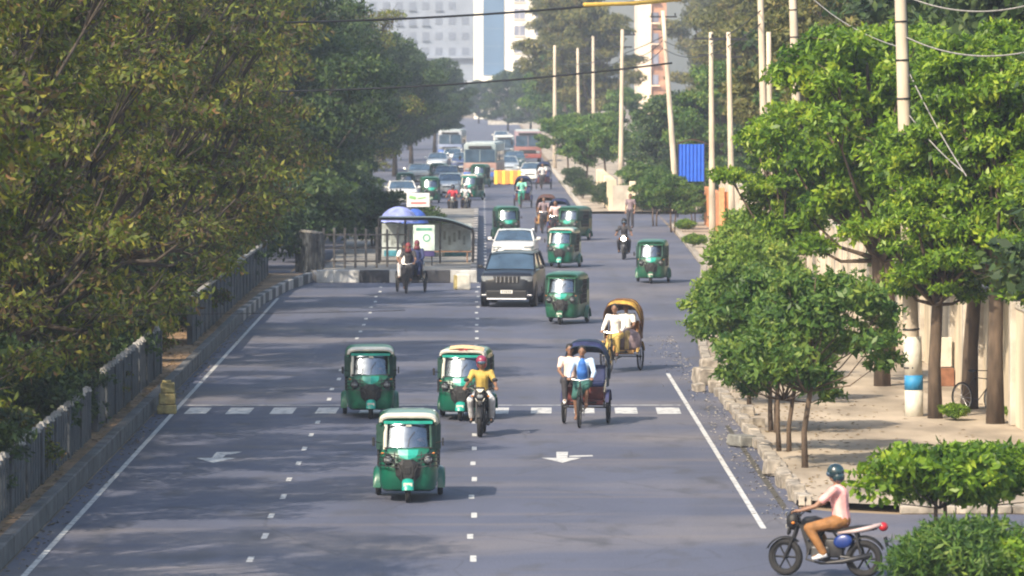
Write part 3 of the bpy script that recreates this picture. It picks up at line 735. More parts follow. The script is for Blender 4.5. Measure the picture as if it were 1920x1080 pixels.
# ground weeds at the pavement trunks
for px, py, s_, lb in ((1790,800,.32,'tuft of bright weeds at the foot of the leaning trunks'), (1905,800,.3,'tuft of weeds by the wall foot at the right edge'), (1300,470,.5,'round green shrub at the right road edge beyond the single green three wheeler'), (1283,440,.5,'small dark shrub at the foot of the leaning cream pole')):
    q = G(px, py); put(SHR3, q.x, q.y, lb, s_, z=.1)
# behind the right walls
for i, (x, y, p_, s_, lb) in enumerate((
    (14.5,98,T_F,.85,'dark tree behind the near wall at the top right corner'), (15.5,112,T_F,.95,'dark tree deep behind the bright trees at the right edge'),
    (14.8,130,T_F,1.0,'dark tree behind the cream wall right of the banded pole'), (14.2,150,T_F,1.0,'dark tree behind the cream wall left of the banded pole'),
    (14.5,172,T_E,.8,'brown dry tree between the two tall thin poles at the top right'), (14.2,192,T_G,.95,'green tree behind the two poles at the orange brick wall'),
    (15.0,215,T_E,.85,'dry brown tree right of the blue sheet, with dark hanging twigs'), (15.6,236,T_F,.95,'dark tree behind the orange brick wall'),
    (16.5,262,T_E,.9,'dry tree rising behind the blue sheet'), (17.2,290,T_E,.95,'tall olive brown tree right of the leaning cream pole'),
    (11.6,300,T_F,.58,'dark round tree left of the leaning cream pole'), (17.6,345,T_E,.9,'tall olive tree covering the foot of the terracotta tower'),
    (13.2,380,T_G,.58,'green tree between the upright cream pole and the terracotta tower'), (11.5,420,T_G,.62,'green tree behind the upright cream pole'),
    (9.8,462,T_E,.95,'tall olive tree between the distant poles'), (11.0,505,T_G,.66,'pale green tree behind the three distant poles'),
    (8.6,470,T_E,1.1,'tall drooping olive tree just right of the tower windows'), (9.0,560,T_E,1.2,'hazy tall tree behind the far pale pole'), (7.6,525,T_G,.95,'olive green tree at the truck side behind the far pale pole'), (9.8,610,T_G,1.1,'hazy green tree filling the gap behind the middle distant pole'), (15.6,305,T_F,.72,'dark tree close behind the leaning pole and left of the thin poles'), (19.5,320,T_E,1.1,'tall olive tree above the blue sheet, right of the terracotta tower'), (-9.6,362,T_F,.78,'dark low tree between the trunks behind the left jam'), (-9.2,405,T_F,.8,'dark low tree behind the orange fronted bus'), (-8.8,455,T_F,.8,'dim low tree under the far end of the left canopy'), (-7.5,520,T_F,.75,'hazy low tree at the far left road edge'), (-9.8,325,T_F,.7,'dark low tree behind the white car of the left queue'), (13.9,297,T_G,.8,'green tree just left of the blue sheet'), (13.6,205,T_E,.8,'olive tree above the orange brick wall'), (12.9,182,T_E,.78,'olive tree behind the thin pale poles at the top right'), (20,400,T_E,1.0,'tall olive tree right of the terracotta tower'), (23.5,520,T_E,1.15,'tall far olive tree right of the terracotta tower top'))):
    put(p_, x, y, lb, s_, z=.1)
for px, py, s_, lb in ((1065,330,1.25,'round green tree by the far kerb beneath the distant poles'), (1100,350,1.15,'round roadside tree right of the truck, before the pale low wall'),
                       (1135,338,1.3,'small green tree behind the low block wall'), (1195,384,.8,'small round tree left of the leaning pole, over the pavement'), (1232,388,.75,'small dark tree beside the leaning cream pole foot'), (1322,384,.8,'dark green low tree under the blue sheet')):
    q = G(px, py+14); put(T_A if s_ > .9 else T_B, q.x, q.y, lb, s_*1.0, z=.1)
for px, py, s_, lb in ((1228,424,.78,'small tree on the pavement corner beyond the lit motorcycle, trunks in shade'), (1262,436,.8,'small tree at the road edge just right of the lit motorcycle'), (1300,428,.62,'small tree in front of the orange brick wall foot')):
    q = G(px, py); put(T_B, q.x, q.y, lb, s_, z=.05)
for i, (px, py) in enumerate(((1188,402),(1210,404),(1118,396),(1140,398),(1075,378),(1062,360),(1318,425),(1345,440))):
    q = G(px, py); put(DBUSH, q.x+.6, q.y+2, 'low bush along the foot of the pale wall under the small trees', .45+.1*(i%3), z=.1, group='low bushes at the foot of the pale wall')
# trees closing the road far away
for x, y, p_, s_, lb in ((3.4,690,T_F,.72,'hazy blue green tree closing the road, left one'), (6.3,670,T_F,.80,'hazy blue tree closing the road, middle and highest one'), (9.2,640,T_F,.8,'hazy blue tree closing the road, right one beside the truck'), (-.6,800,T_F,.6,'faint tree at the foot of the tower')):
    put(p_, x, y, lb, s_, z=.0)
# fallen leaves and litter along the left kerb and rubble by the right kerb
def scatter(name, n_, f, size, m, label=None):
    V = np.zeros((n_,4,3)); rng = np.random.default_rng(n_)
    for i in range(n_):
        x, y, z_ = f(rng); a = rng.uniform(0, 6.28); s_ = size*rng.uniform(.5,1.3); c, s2 = math.cos(a)*s_, math.sin(a)*s_
        V[i] = [(x-c,y-s2,z_),(x+s2*.5,y-c*.5,z_+.02),(x+c,y+s2,z_+.01),(x-s2*.5,y+c*.5,z_+.015)]
    me = bpy.data.meshes.new(name); me.vertices.add(n_*4); me.loops.add(n_*4); me.polygons.add(n_)
    me.vertices.foreach_set('co', V.astype(np.float32).ravel()); me.loops.foreach_set('vertex_index', np.arange(n_*4, dtype=np.int32)); me.polygons.foreach_set('loop_start', np.arange(0,n_*4,4,dtype=np.int32)); me.update(); me.validate(); me.materials.append(m)
    o = bpy.data.objects.new(name, me); COL.objects.link(o); return tag(o, kind='stuff', label=label)
M_LITTER = leafmat('fallen_leaf', [(.10,.06,.03),(.2,.14,.06),(.3,.22,.12)], .1)
scatter('fallen_leaves', 2600, lambda g: (-7.7-abs(g.normal(0,.8)), g.uniform(70,189), .345), .07, M_LITTER)
scatter('fallen_leaves', 500, lambda g: (-7.44+abs(g.normal(0,.16)), g.uniform(70,186), .012), .05, M_LITTER)
scatter('fallen_leaves', 900, lambda g: (5.9+abs(g.normal(0,1.8)), g.uniform(91,150), .15), .06, M_LITTER)
scatter('road_grit', 500, lambda g: (5.55-abs(g.normal(0,.35)), g.uniform(88,150), .012), .045, M_PALE)
# ================================================================== people
def lerp(a, b, t): return tuple(a[i]+(b[i]-a[i])*t for i in range(3))
def cap_bones(name, bones, vox, m, parent, extra=None, smooth_it=1):
    """closed tapered limbs fused into ONE continuous surface by a voxel remesh"""
    b = MB()
    for p, q, r0, r1 in bones:
        p, q = Vector(p), Vector(q); d = q-p; n_ = 10
        if d.length < 1e-5: b.ball(p, r0, n_); continue
        d.normalize(); P, Rr = [], []
        for k in range(4): a = math.pi/2*(1-k/4) ; P.append(p - d*r0*math.sin(a)); Rr.append(max(.0015, r0*math.cos(a)))
        for k in range(3): t = k/2; P.append(p.lerp(q, t)); Rr.append(r0+(r1-r0)*t)
        for k in range(1,5): a = math.pi/2*k/4; P.append(q + d*r1*math.sin(a)); Rr.append(max(.0015, r1*math.cos(a)))
        b.tube(P, Rr, n_)
    if extra: extra(b)
    o = b.build(name, m)
    md = o.modifiers.new('r', 'REMESH'); md.mode = 'VOXEL'; md.voxel_size = vox; md.use_smooth_shade = True
    ms = o.modifiers.new('s', 'SMOOTH'); ms.factor = .5; ms.iterations = smooth_it
    dg = bpy.context.evaluated_depsgraph_get(); me = bpy.data.meshes.new_from_object(o.evaluated_get(dg))
    o.modifiers.clear(); o.data = me
    if not me.materials: me.materials.append(m)
    me.polygons.foreach_set('use_smooth', [True]*len(me.polygons))
    o.parent = parent; return o
PLAST = ['']
def person(loc, rz, label, J, shirt, trousers, hat=None, group=None, hat_m=None, long_sleeve=False, shorts=False, hair=True, skin=None, scale=1, shoes=None, lungi=False, dress=False):
    """J: joints. front is -Y. the body is one skin surface, clothes are separate parts lying over it"""
    skin = skin or M_SKIN
    root = empty('person', loc, rz, label, 'person', group, scale=scale)
    pel, che, nek, hed = [Vector(J[k]) for k in ('pelvis','chest','neck','head')]
    bones = [(pel, lerp(pel,che,.5), .125, .115), (lerp(pel,che,.5), che, .115, .125), (che, nek, .12, .055), (nek, hed, .052, .05)]
    tor = [(pel, lerp(pel,che,.5), .15, .138), (lerp(pel,che,.5), che, .138, .150), (che, lerp(che,nek,.75), .14, .07)]
    leg_b = []
    fwd = (Vector(J['face']) if 'face' in J else Vector((0,-1,0))).normalized()
    for s_, k in ((-1,'L'), (1,'R')):
        sh, el, wr, hp, kn, an, to = [Vector(J[q+k]) for q in ('sh','el','wr','hip','kn','an','toe')]
        bones += [(che, sh, .1, .058), (sh, el, .05, .04), (el, wr, .038, .026), (pel, hp, .11, .1), (hp, kn, .085, .058), (kn, an, .055, .036), (an, to, .038, .03)]
        tor += [(che, sh, .115, .072), (sh, lerp(sh,el,1.0 if long_sleeve else .62), .068, .056 if long_sleeve else .062)]
        if long_sleeve: tor.append((el, lerp(el,wr,.93), .056, .04))
        leg_b += [(pel, hp, .15, .12), (hp, kn, .108, .08)]
        if not shorts: leg_b.append((kn, lerp(kn,an,.93), .08, .062))
        # hand: palm, four fingers of different length curled round the grip, thumb from the side
        hd = Vector(J.get('hand'+k, (wr-el).normalized())).normalized(); side = hd.cross(Vector((0,0,1)))
        if side.length < .1: side = Vector((1,0,0))
        side.normalize(); dn = hd.cross(side).normalized()
        if dn.z > 0: dn = -dn
        pc = wr+hd*.07
        bones += [(wr, pc, .028, .03), (pc-side*.025, pc+side*.025, .02, .02)]
        for f, ln in ((-.036,.055),(-.012,.065),(.012,.06),(.036,.045)):
            a = pc+side*f+hd*.02; c = a+hd*ln*.6; e = c+(hd*.25+dn).normalized()*ln*.6
            bones += [(a,c,.010,.009),(c,e,.009,.008)]
        inn = side*(1 if side.x*s_ < 0 else -1); t0 = wr+hd*.035+inn*.028
        bones += [(t0, t0+(inn+hd*.7).normalized()*.035, .012, .010), (t0+(inn+hd*.7).normalized()*.035, t0+(inn*.5+hd).normalized()*.065, .010, .009)]
    right = fwd.cross(Vector((0,0,1))).normalized()
    def hx(b):
        b.ball(hed+Vector((0,0,.02)), (.078,.092,.108), 16); b.ball(hed+fwd*.028-Vector((0,0,.055)), (.055,.06,.055), 12)      # skull, jaw
        b.ball(hed+fwd*.098-Vector((0,0,.012)), (.014,.018,.022), 8)                                                       # nose
        for s_ in (-1,1): b.ball(hed+right*s_*.080-Vector((0,0,.005)), (.012,.02,.03), 8)
    cap_bones('body', bones, .0105, skin, root, hx)
    f = MB(); f.sm = True
    for s_ in (-1,1): f.ball(hed+fwd*.084+right*s_*.03+Vector((0,0,.014)), (.013,.011,.008), 8)
    f.build('eyes', M_BLACK, root)
    f = MB(); f.ball(hed+fwd*.084-Vector((0,0,.055)), (.022,.010,.006), 8); f.build('mouth', mat('lips', (.16,.05,.045), .5), root)
    cap_bones('shirt', tor, .015, shirt, root)
    if lungi: leg_b = [(pel, lerp(J['hipL'],J['hipR'],.5), .15, .15)] + [x for x in leg_b] + [(J['knL'], J['knR'], .085, .085), (lerp(J['hipL'],J['knL'],.5), lerp(J['hipR'],J['knR'],.5), .1, .1)]
    cap_bones('trousers' if not lungi else 'wrap_skirt', leg_b, .015, trousers, root)
    if hair and not hat:
        b = MB(); b.sm = True; b.ball(hed-fwd*.018+Vector((0,0,.048)), (.088,.098,.098), 14); b.build('hair', M_HAIR, root)
    if hat == 'helmet':
        b = MB(); b.sm = True; b.ball(hed-fwd*.008+Vector((0,0,.045)), (.122,.135,.125), 18); b.ball(hed-fwd*.05-Vector((0,0,.03)), (.115,.10,.105), 16); h_ = b.build('helmet', hat_m, root)
        b = MB(); b.sm = True; b.ball(hed+fwd*.075+Vector((0,0,.012)), (.095,.066,.052), 14); b.build('visor', M_DGLASS, h_)
    if hat == 'cap':
        b = MB(); b.sm = True; b.ball(hed+Vector((0,0,.06)), (.092,.105,.085), 14); b.ball(hed+fwd*.12+Vector((0,0,.055)), (.07,.07,.012), 10); b.build('cap', hat_m, root)
    if hat == 'scarf':
        b = MB(); b.sm = True; b.ball(hed-fwd*.015+Vector((0,0,.035)), (.098,.108,.118), 14); b.tube([hed-Vector((0,0,.03))-fwd*.02, nek+Vector((0,0,-.04))], [.085,.13], 12); b.build('headscarf', hat_m, root)
    for k in 'LR':
        b = MB(); b.sm = True; an, to = Vector(J['an'+k]), Vector(J['toe'+k]); b.tube([an-(to-an).normalized()*.04-Vector((0,0,.015)), an.lerp(to,.5)-Vector((0,0,.012)), to+(to-an).normalized()*.03-Vector((0,0,.01))], [.042,.045,.028], 10); b.build('shoe', shoes or M_BLACK, root)
    PLAST[0] = root.name
    return root
def mirror(d):
    o = {}
    for k, v in d.items():
        if k.endswith('*'): o[k[:-1]+'R'] = v; o[k[:-1]+'L'] = (-v[0], v[1], v[2])
        else: o[k] = v
    return o
RIDE = mirror({'pelvis':(0,.20,.86),'chest':(0,.10,1.24),'neck':(0,.05,1.40),'head':(0,.0,1.54),'sh*':(.19,.08,1.33),'el*':(.30,-.10,1.10),'wr*':(.34,-.33,1.03),
    'hip*':(.10,.16,.84),'kn*':(.23,-.22,.76),'an*':(.21,.02,.36),'toe*':(.22,-.14,.31),'hand*':(0,-1,-.1)})
PEDAL = mirror({'pelvis':(0,-.35,.98),'chest':(0,-.45,1.34),'neck':(0,-.50,1.49),'head':(0,-.54,1.63),'sh*':(.19,-.46,1.43),'el*':(.27,-.60,1.18),'wr*':(.25,-.86,1.07),
    'hip*':(.10,-.38,.95),'hand*':(0,-1,-.05)})
PEDAL.update({'knR':(.13,-.78,.90),'anR':(.11,-.72,.50),'toeR':(.12,-.88,.46),'knL':(-.14,-.70,.66),'anL':(-.11,-.60,.22),'toeL':(-.12,-.76,.19)})
SIT = mirror({'pelvis':(0,.10,.10),'chest':(0,.12,.48),'neck':(0,.10,.63),'head':(0,.08,.77),'sh*':(.18,.12,.56),'el*':(.24,-.04,.32),'wr*':(.15,-.26,.20),
    'hip*':(.10,.06,.09),'kn*':(.13,-.36,.12),'an*':(.12,-.40,-.30),'toe*':(.13,-.54,-.34)})
DRIVE = dict(SIT); DRIVE.update(mirror({'wr*':(.22,-.42,.42),'el*':(.28,-.14,.34),'hand*':(0,-1,0)}))
STAND = mirror({'pelvis':(0,0,.94),'chest':(0,0,1.30),'neck':(0,-.01,1.46),'head':(0,-.03,1.60),'sh*':(.19,0,1.40),'el*':(.25,.03,1.12),'wr*':(.24,-.05,.86),
    'hip*':(.09,0,.90),'kn*':(.11,-.03,.50),'an*':(.12,.02,.09),'toe*':(.13,-.14,.04)})
def col(n_, c, r_=.75): return mat(n_, c, r_, var=.3, scale=7, bump=.5, bscale=14)
C_BLUE, C_LBLUE = col('blue_shirt',(.03,.14,.48)), col('pale_blue_shirt',(.38,.50,.68))
C_WHITE, C_YEL, C_PINK = col('white_cotton',(.72,.70,.68)), col('yellow_shirt',(.44,.31,.07)), col('pink_shirt',(.66,.32,.31))
C_BROWN, C_DGREEN, C_GREYW = col('brown_trousers',(.22,.10,.03)), col('dark_green_lungi',(.02,.09,.08)), col('light_grey_trousers',(.50,.50,.52))
C_DARK, C_NAVY, C_TAN = col('dark_cloth',(.03,.028,.035)), col('navy_cloth',(.02,.03,.10)), col('tan_cloth',(.42,.30,.13))
C_MAUVE, C_RED, C_TEAL, C_KHAKI = col('mauve_cloth',(.20,.15,.17)), col('red_cloth',(.40,.03,.05)), col('mint_shirt',(.18,.50,.40)), col('khaki_cloth',(.30,.24,.12))
# ================================================================== three wheelers (front is -Y)
def arc_row(y, w_, z0, zt, n_=14, p=.35):
    """a roof hoop at y: half width w_, eaves z0, crown zt"""
    r = []
    for i in range(n_+1):
        a = math.pi*i/n_; c, s_ = math.cos(a), math.sin(a)
        r.append((w_*math.copysign(abs(c)**p, c), y, z0+(zt-z0)*abs(s_)**.75))
    return r
def plan_row(z_, w_, yf, ys, yr, wr, n_=18, p=.75):
    pts = []
    for i in range(n_+1):
        a = math.pi*i/n_; c, s_ = math.cos(a), math.sin(a)
        pts.append((w_*math.copysign(abs(c)**.62, c), ys-(ys-yf)*abs(s_)**p, z_))
    return [(wr, yr, z_)]+pts+[(-wr, yr, z_)]
def make_cng(label, green=M_GREEN, trim=M_CREAM, canvas=M_CANVAS, board=None, visor=True):
    root = empty('auto_rickshaw', (0,0,0), 0, label, 'auto rickshaw', 'green three wheelers on the road')
    b = MB(); b.sm = True                                    # lower tub
    b.grid([plan_row(z_, w_, yf, -.62, 1.12, wr) for z_, w_, yf, wr in ((.20,.44,-.86,.46),(.24,.485,-.98,.50),(.34,.51,-1.04,.54),(.52,.525,-1.06,.56),(.66,.53,-1.045,.565))], True, True)
    b.grid([plan_row(z_, w_, yf, -.62, -.42, wr) for z_, w_, yf, wr in ((.655,.531,-1.045,.531),(.80,.52,-1.01,.525),(.92,.50,-.95,.51),(1.0,.475,-.89,.49),(1.02,.43,-.84,.46))], True, True)
    b.grid([[(-.56,.62,z_),(-.56,1.13,z_),(.56,1.13,z_),(.56,.62,z_)] for z_ in (.655,1.06)], True, True)
    b.build('body', [green], root, smooth=35)
    # front panel shield, raised centre
    b = MB(); b.grid([[(-w_,y_,z_),(-w_*.5,y_-.03,z_),(0,y_-.045,z_),(w_*.5,y_-.03,z_),(w_,y_,z_)] for w_,y_,z_ in ((.36,-.90,1.035),(.38,-.955,.99),(.30,-1.005,.90),(.18,-1.045,.80),(.06,-1.07,.70))]); b.build('front_panel', M_GREEN if green is M_GREEN else green, root, smooth=60)
    b = MB(); b.grid([[(-w_,y_,z_),(0,y_-.03,z_),(w_,y_,z_)] for w_,y_,z_ in ((.19,-.985,1.01),(.17,-1.04,.90),(.08,-1.06,.82))]); b.build('sticker', M_LGREEN, root)
    # black cowl with cage bars
    b = MB(); b.grid([[(-w_,y_,z_),(-w_*.4,y_-.06,z_),(w_*.4,y_-.06,z_),(w_,y_,z_)] for w_,y_,z_ in ((.09,-1.065,.83),(.24,-1.08,.72),(.22,-1.09,.52),(.10,-1.09,.38))], False, False)
    b.box((0,-1.13,.62), (.12,.06,.16), bev=.02); b.build('fork_cover', M_BLACK, root)
    b = MB()
    for s_ in (-1,1):
        for zz in (.70,.78,.86,.93): b.tube([(s_*.16,-1.13,zz-.03),(s_*.34,-1.12,zz),(s_*.52,-.96,zz),(s_*.55,-.80,zz)], .011, 5)
        for xx, yy in ((.24,-1.135),(.40,-1.075),(.535,-.90)): b.tube([(s_*xx,yy,.66),(s_*xx,yy+.02,.97)], .011, 5)
        b.tube([(s_*.10,-1.15,.30),(s_*.12,-1.16,.60),(s_*.18,-1.13,.72)], .013, 5)
    b.build('guard_bars', M_DSTEEL, root)
    for s_ in (-1,1):
        b = MB(); b.sm = True; b.lathe([(.095,.06),(.10,0),(.09,-.035),(.07,-.04)], c=(s_*.36,-1.01,.815), axis='Y', n=16); h_ = b.build('headlight', M_BLACK, root)
        b = MB(); b.sm = True; b.lathe([(.078,-.03),(.06,-.055),(.02,-.068)], c=(s_*.36,-1.01,.815), axis='Y', n=16); b.build('lens', M_LENS, h_)
        b = MB(); b.sm = True; b.ball((s_*.46,-.955,.93), (.035,.03,.025), 10); b.build('indicator', mat('amber_lens', (.55,.18,.02), .3), root)
    # windscreen, frame
    b = MB(); b.grid([[(x_*(.385-.02*(z_-1.03)), -.90+.42*(z_-1.03)+.07*x_*x_*1.0-.03*(1-x_*x_), z_) for x_ in [-1+i/5 for i in range(11)]] for z_ in (1.03,1.15,1.3,1.48)]); b.build('windscreen', M_GLASS, root, smooth=60)
    for s_ in (-1,1):
        b = MB(); b.tube([(s_*.415,-.88,1.0),(s_*.41,-.81,1.25),(s_*.40,-.71,1.50)], .036 if s_ < 0 else .026, 8); b.build('windscreen_pillar', trim if s_ < 0 else canvas, root)  # left pillar paler and thicker, sunlight painted in; right one dark as shaded
    b = MB(); b.box((0,-.895,1.033), (.86,.05,.03), bev=.008); b.tube([(0,-.93,1.05),(.02,-.87,1.2),(.12,-.82,1.34)], .008, 5); b.build('wiper', M_BLACK, root)
    # roof
    b = MB(); b.sm = True
    b.grid([arc_row(y_, w_, z0, zt) for y_, w_, z0, zt in ((-.78,.475,1.47,1.58),(-.74,.505,1.45,1.63),(-.45,.535,1.45,1.685),(.1,.555,1.44,1.70),(.7,.56,1.42,1.69),(1.05,.545,1.40,1.64),(1.16,.50,1.36,1.54))], False, False); rf = b.build('roof', [green], root, smooth=60)
    b = MB(); b.sm = True
    b.grid([arc_row(y_, w_, z0, zt) for y_, w_, z0, zt in ((-.79,.47,1.515,1.60),(-.80,.50,1.53,1.635),(-.74,.515,1.50,1.655),(-.52,.53,1.50,1.688))], False, False); b.build('roof_trim', trim, rf, smooth=60)
    b = MB(); b.grid([[(-.44,-.775,z_),(-.2,-.80,z_),(.2,-.80,z_),(.44,-.775,z_)] for z_ in (1.485,1.545)]); b.build('visor_band', M_LGREEN if visor else green, rf)
    b = MB(); b.box((.01,-.775,1.455), (.10,.012,.04)); b.build('number_label', M_CREAM, root)
    # sides: dark canvas and cage doors
    for s_ in (-1,1):
        b = MB(); 
        for i in range(12): b.tube([(s_*.552,-.40+i*.094,.66),(s_*.56,-.40+i*.094,1.44)], .008, 4)
        for zz in (.80,.96,1.12,1.28): b.tube([(s_*.553,-.42,zz),(s_*.56,.66,zz)], .009, 4)
        b.tube([(s_*.545,-.44,.66),(s_*.53,-.47,1.46)], .024, 6); b.build('cage_door', M_DSTEEL, root)
        b = MB(); b.box((s_*.545,.88,1.25), (.02,.52,.40)); b.box((s_*.535,.1,1.36), (.016,1.1,.17)); b.grid([[(s_*.43,-.80,z_),(s_*.50,-.68,z_),(s_*.575,-.45,z_),(s_*.585,-.40,z_)] for z_ in (.98,1.2,1.46)]); b.build('side_curtain', canvas, root)
        b = MB(); b.sm = True                               # rear mudguard
        b.grid([[(s_*x_, .62-.34*math.cos(math.pi*i/10), .17+.36*math.sin(math.pi*i/10)*k) for i in range(11)] for x_, k in ((.52,1.15),(.60,1.12),(.645,1.0),(.655,.84))]); b.build('rear_mudguard', green, root, smooth=60)
        wheel('wheel', (s_*.565,.62,.205), .205, .10, root)
        b = MB(); b.tube([(s_*.50,-.78,1.12),(s_*.60,-.84,1.15)], .010, 5); b.box((s_*.625,-.84,1.15), (.03,.025,.16) if s_ > 0 else (.05,.025,.17), bev=.01); b.build('mirror', M_BLACK, root)
    wheel('wheel', (0,-1.10,.205), .205, .10, root)
    b = MB(); b.sm = True
    b.grid([[(x_, -1.10-(.25+.02*k)*math.cos(R(10+15*i)), .215+(.235+.02*k)*math.sin(R(10+15*i))) for i in range(11)] for x_, k in ((-.105,-1.6),(-.09,0),(-.045,1),(0,1.3),(.045,1),(.09,0),(.105,-1.6))]); b.build('front_mudguard', M_LGREEN if green is M_GREEN else M_GREEN2, root, smooth=60)
    b = MB(); b.box((0,-1.32,.36), (.16,.012,.07)); b.build('number_plate', M_CREAM, root)
    b = MB(); b.box((0,.95,.92), (1.0,.30,.5), bev=.03); b.box((0,.70,.70), (1.0,.5,.14), bev=.03); b.box((0,1.12,1.3), (1.04,.03,.5)); b.build('rear_seat', mat('seat_vinyl', (.05,.035,.03), .6), root)
    b = MB(); b.box((0,-.22,.74), (.42,.3,.12), bev=.03); b.tube([(0,-.82,.95),(0,-.70,1.02)], .02, 6); b.tube([(-.26,-.68,1.03),(.26,-.68,1.03)], .014, 6); b.build('driver_seat', M_BLACK, root)
    b = MB(); b.box((0,.62,.205), (1.0,.05,.05)); b.box((0,0,.215), (.8,1.6,.04)); b.build('axle', M_DSTEEL, root)
    if board:
        b = MB(); b.grid([[(x_,-.76+.2*j+.02*abs(x_)*6,1.60+.10*(1-x_*x_/.3)+.03*j) for x_ in [-.30+i*.085 for i in range(10)]] for j in (0,1,2)]); bo = b.build('roof_board', board[0], root)
        b = MB(); b.ball((.09,-.80,1.675), (.05,.012,.022), 8); b.ball((-.02,-.80,1.66), (.07,.01,.012), 8); b.build('roof_emblem', board[1], bo)
    return root
def at(o, px, py, rz=0, z=.005, dy=0):
    """put a thing so that its front wheel stands at the ground point seen there"""
    if o.name.startswith('auto'): o.scale = (1,1,.94)
    p = G(px, py); o.location = (p.x-dy*math.sin(rz)*-1*0, p.y+dy, z); o.rotation_euler = (0,0,rz); return p
DRV = person((0,-.12,.68), 0, 'driver behind the windscreen', DRIVE, C_NAVY, C_DARK, group=None)
cngs = []
CS = (1,1,.945)
C0 = make_cng('green three wheeler nearest to the camera, in the middle lane, with a turquoise sticker')
at(C0, 765, 943, 0, dy=1.1)
C1 = make_cng('x', board=(mat('orange_painted_board', (.66,.44,.24), .6, var=.3, scale=14), M_RED))
C1['label'] = 'green three wheeler with an orange painted board on its roof, behind the yellow shirted rider'
at(C1, 872, 790, R(-5), dy=1.1)
C2 = make_cng('x', green=M_GREEN2, trim=M_GREEN2, visor=False); C2['label'] = 'faded green three wheeler showing its dark right side, just right of the black car'
at(C2, 1062, 609, R(-10), dy=1.1)
index()
C3 = dup(C0, (0,0,0), 0, 'green three wheeler with a cream roof edge in the left lane above the zebra crossing', swap={'green_paint': mat('worn_green_paint', (.012,.12,.065), .45, var=.45, scale=4, coat=.1)}); at(C3, 692, 786, R(2), dy=1.1)
C4 = dup(C2, (0,0,0), 0, 'green three wheeler alone at the right edge of the road below the headlit motorcycle'); at(C4, 1225, 532, R(-5), dy=1.1)
C5 = dup(C0, (0,0,0), 0, 'green three wheeler with pale roof edge directly behind the faded one'); at(C5, 1057, 503, R(-9), dy=1.1)
C6 = dup(C2, (0,0,0), 0, 'dark green three wheeler turned sideways behind the cluster of rickshaws'); at(C6, 1076, 452, R(-18), dy=1.1)
C7 = dup(C2, (0,0,0), 0, 'dark three wheeler seen over the roof of the white car'); at(C7, 950, 452, R(5), dy=1.1)
C8 = dup(C2, (0,0,0), 0, 'pale green three wheeler in the left queue behind the white board'); at(C8, 806, 382, R(4), dy=1.1)
C9 = dup(C0, (0,0,0), 0, 'green three wheeler in the left queue beside the bus front'); at(C9, 884, 376, R(-12), dy=1.1)
C10 = dup(C2, (0,0,0), 0, 'half hidden three wheeler in the left queue, nearest the dark tree trunks'); at(C10, 760, 372, R(3), dy=1.1)
for c, lb in ((C0,'driver in a dark shirt behind the windscreen of the nearest three wheeler'),(C1,'driver behind the windscreen of the three wheeler with the orange roof board'),(C3,'driver behind the windscreen of the three wheeler in the left lane'),
              (C2,'driver in the faded green three wheeler beside the black car'),(C4,'driver in the three wheeler alone at the right road edge'),(C5,'driver in the three wheeler behind the faded one')):
    rz = c.rotation_euler.z; off = Matrix.Rotation(rz,3,'Z') @ Vector((0,-.12,.68)); l = c.location+off
    if c is C0: DRV.location = l; DRV.rotation_euler = (0,0,rz); DRV['label'] = lb
    else: dup(DRV, l, rz, lb)

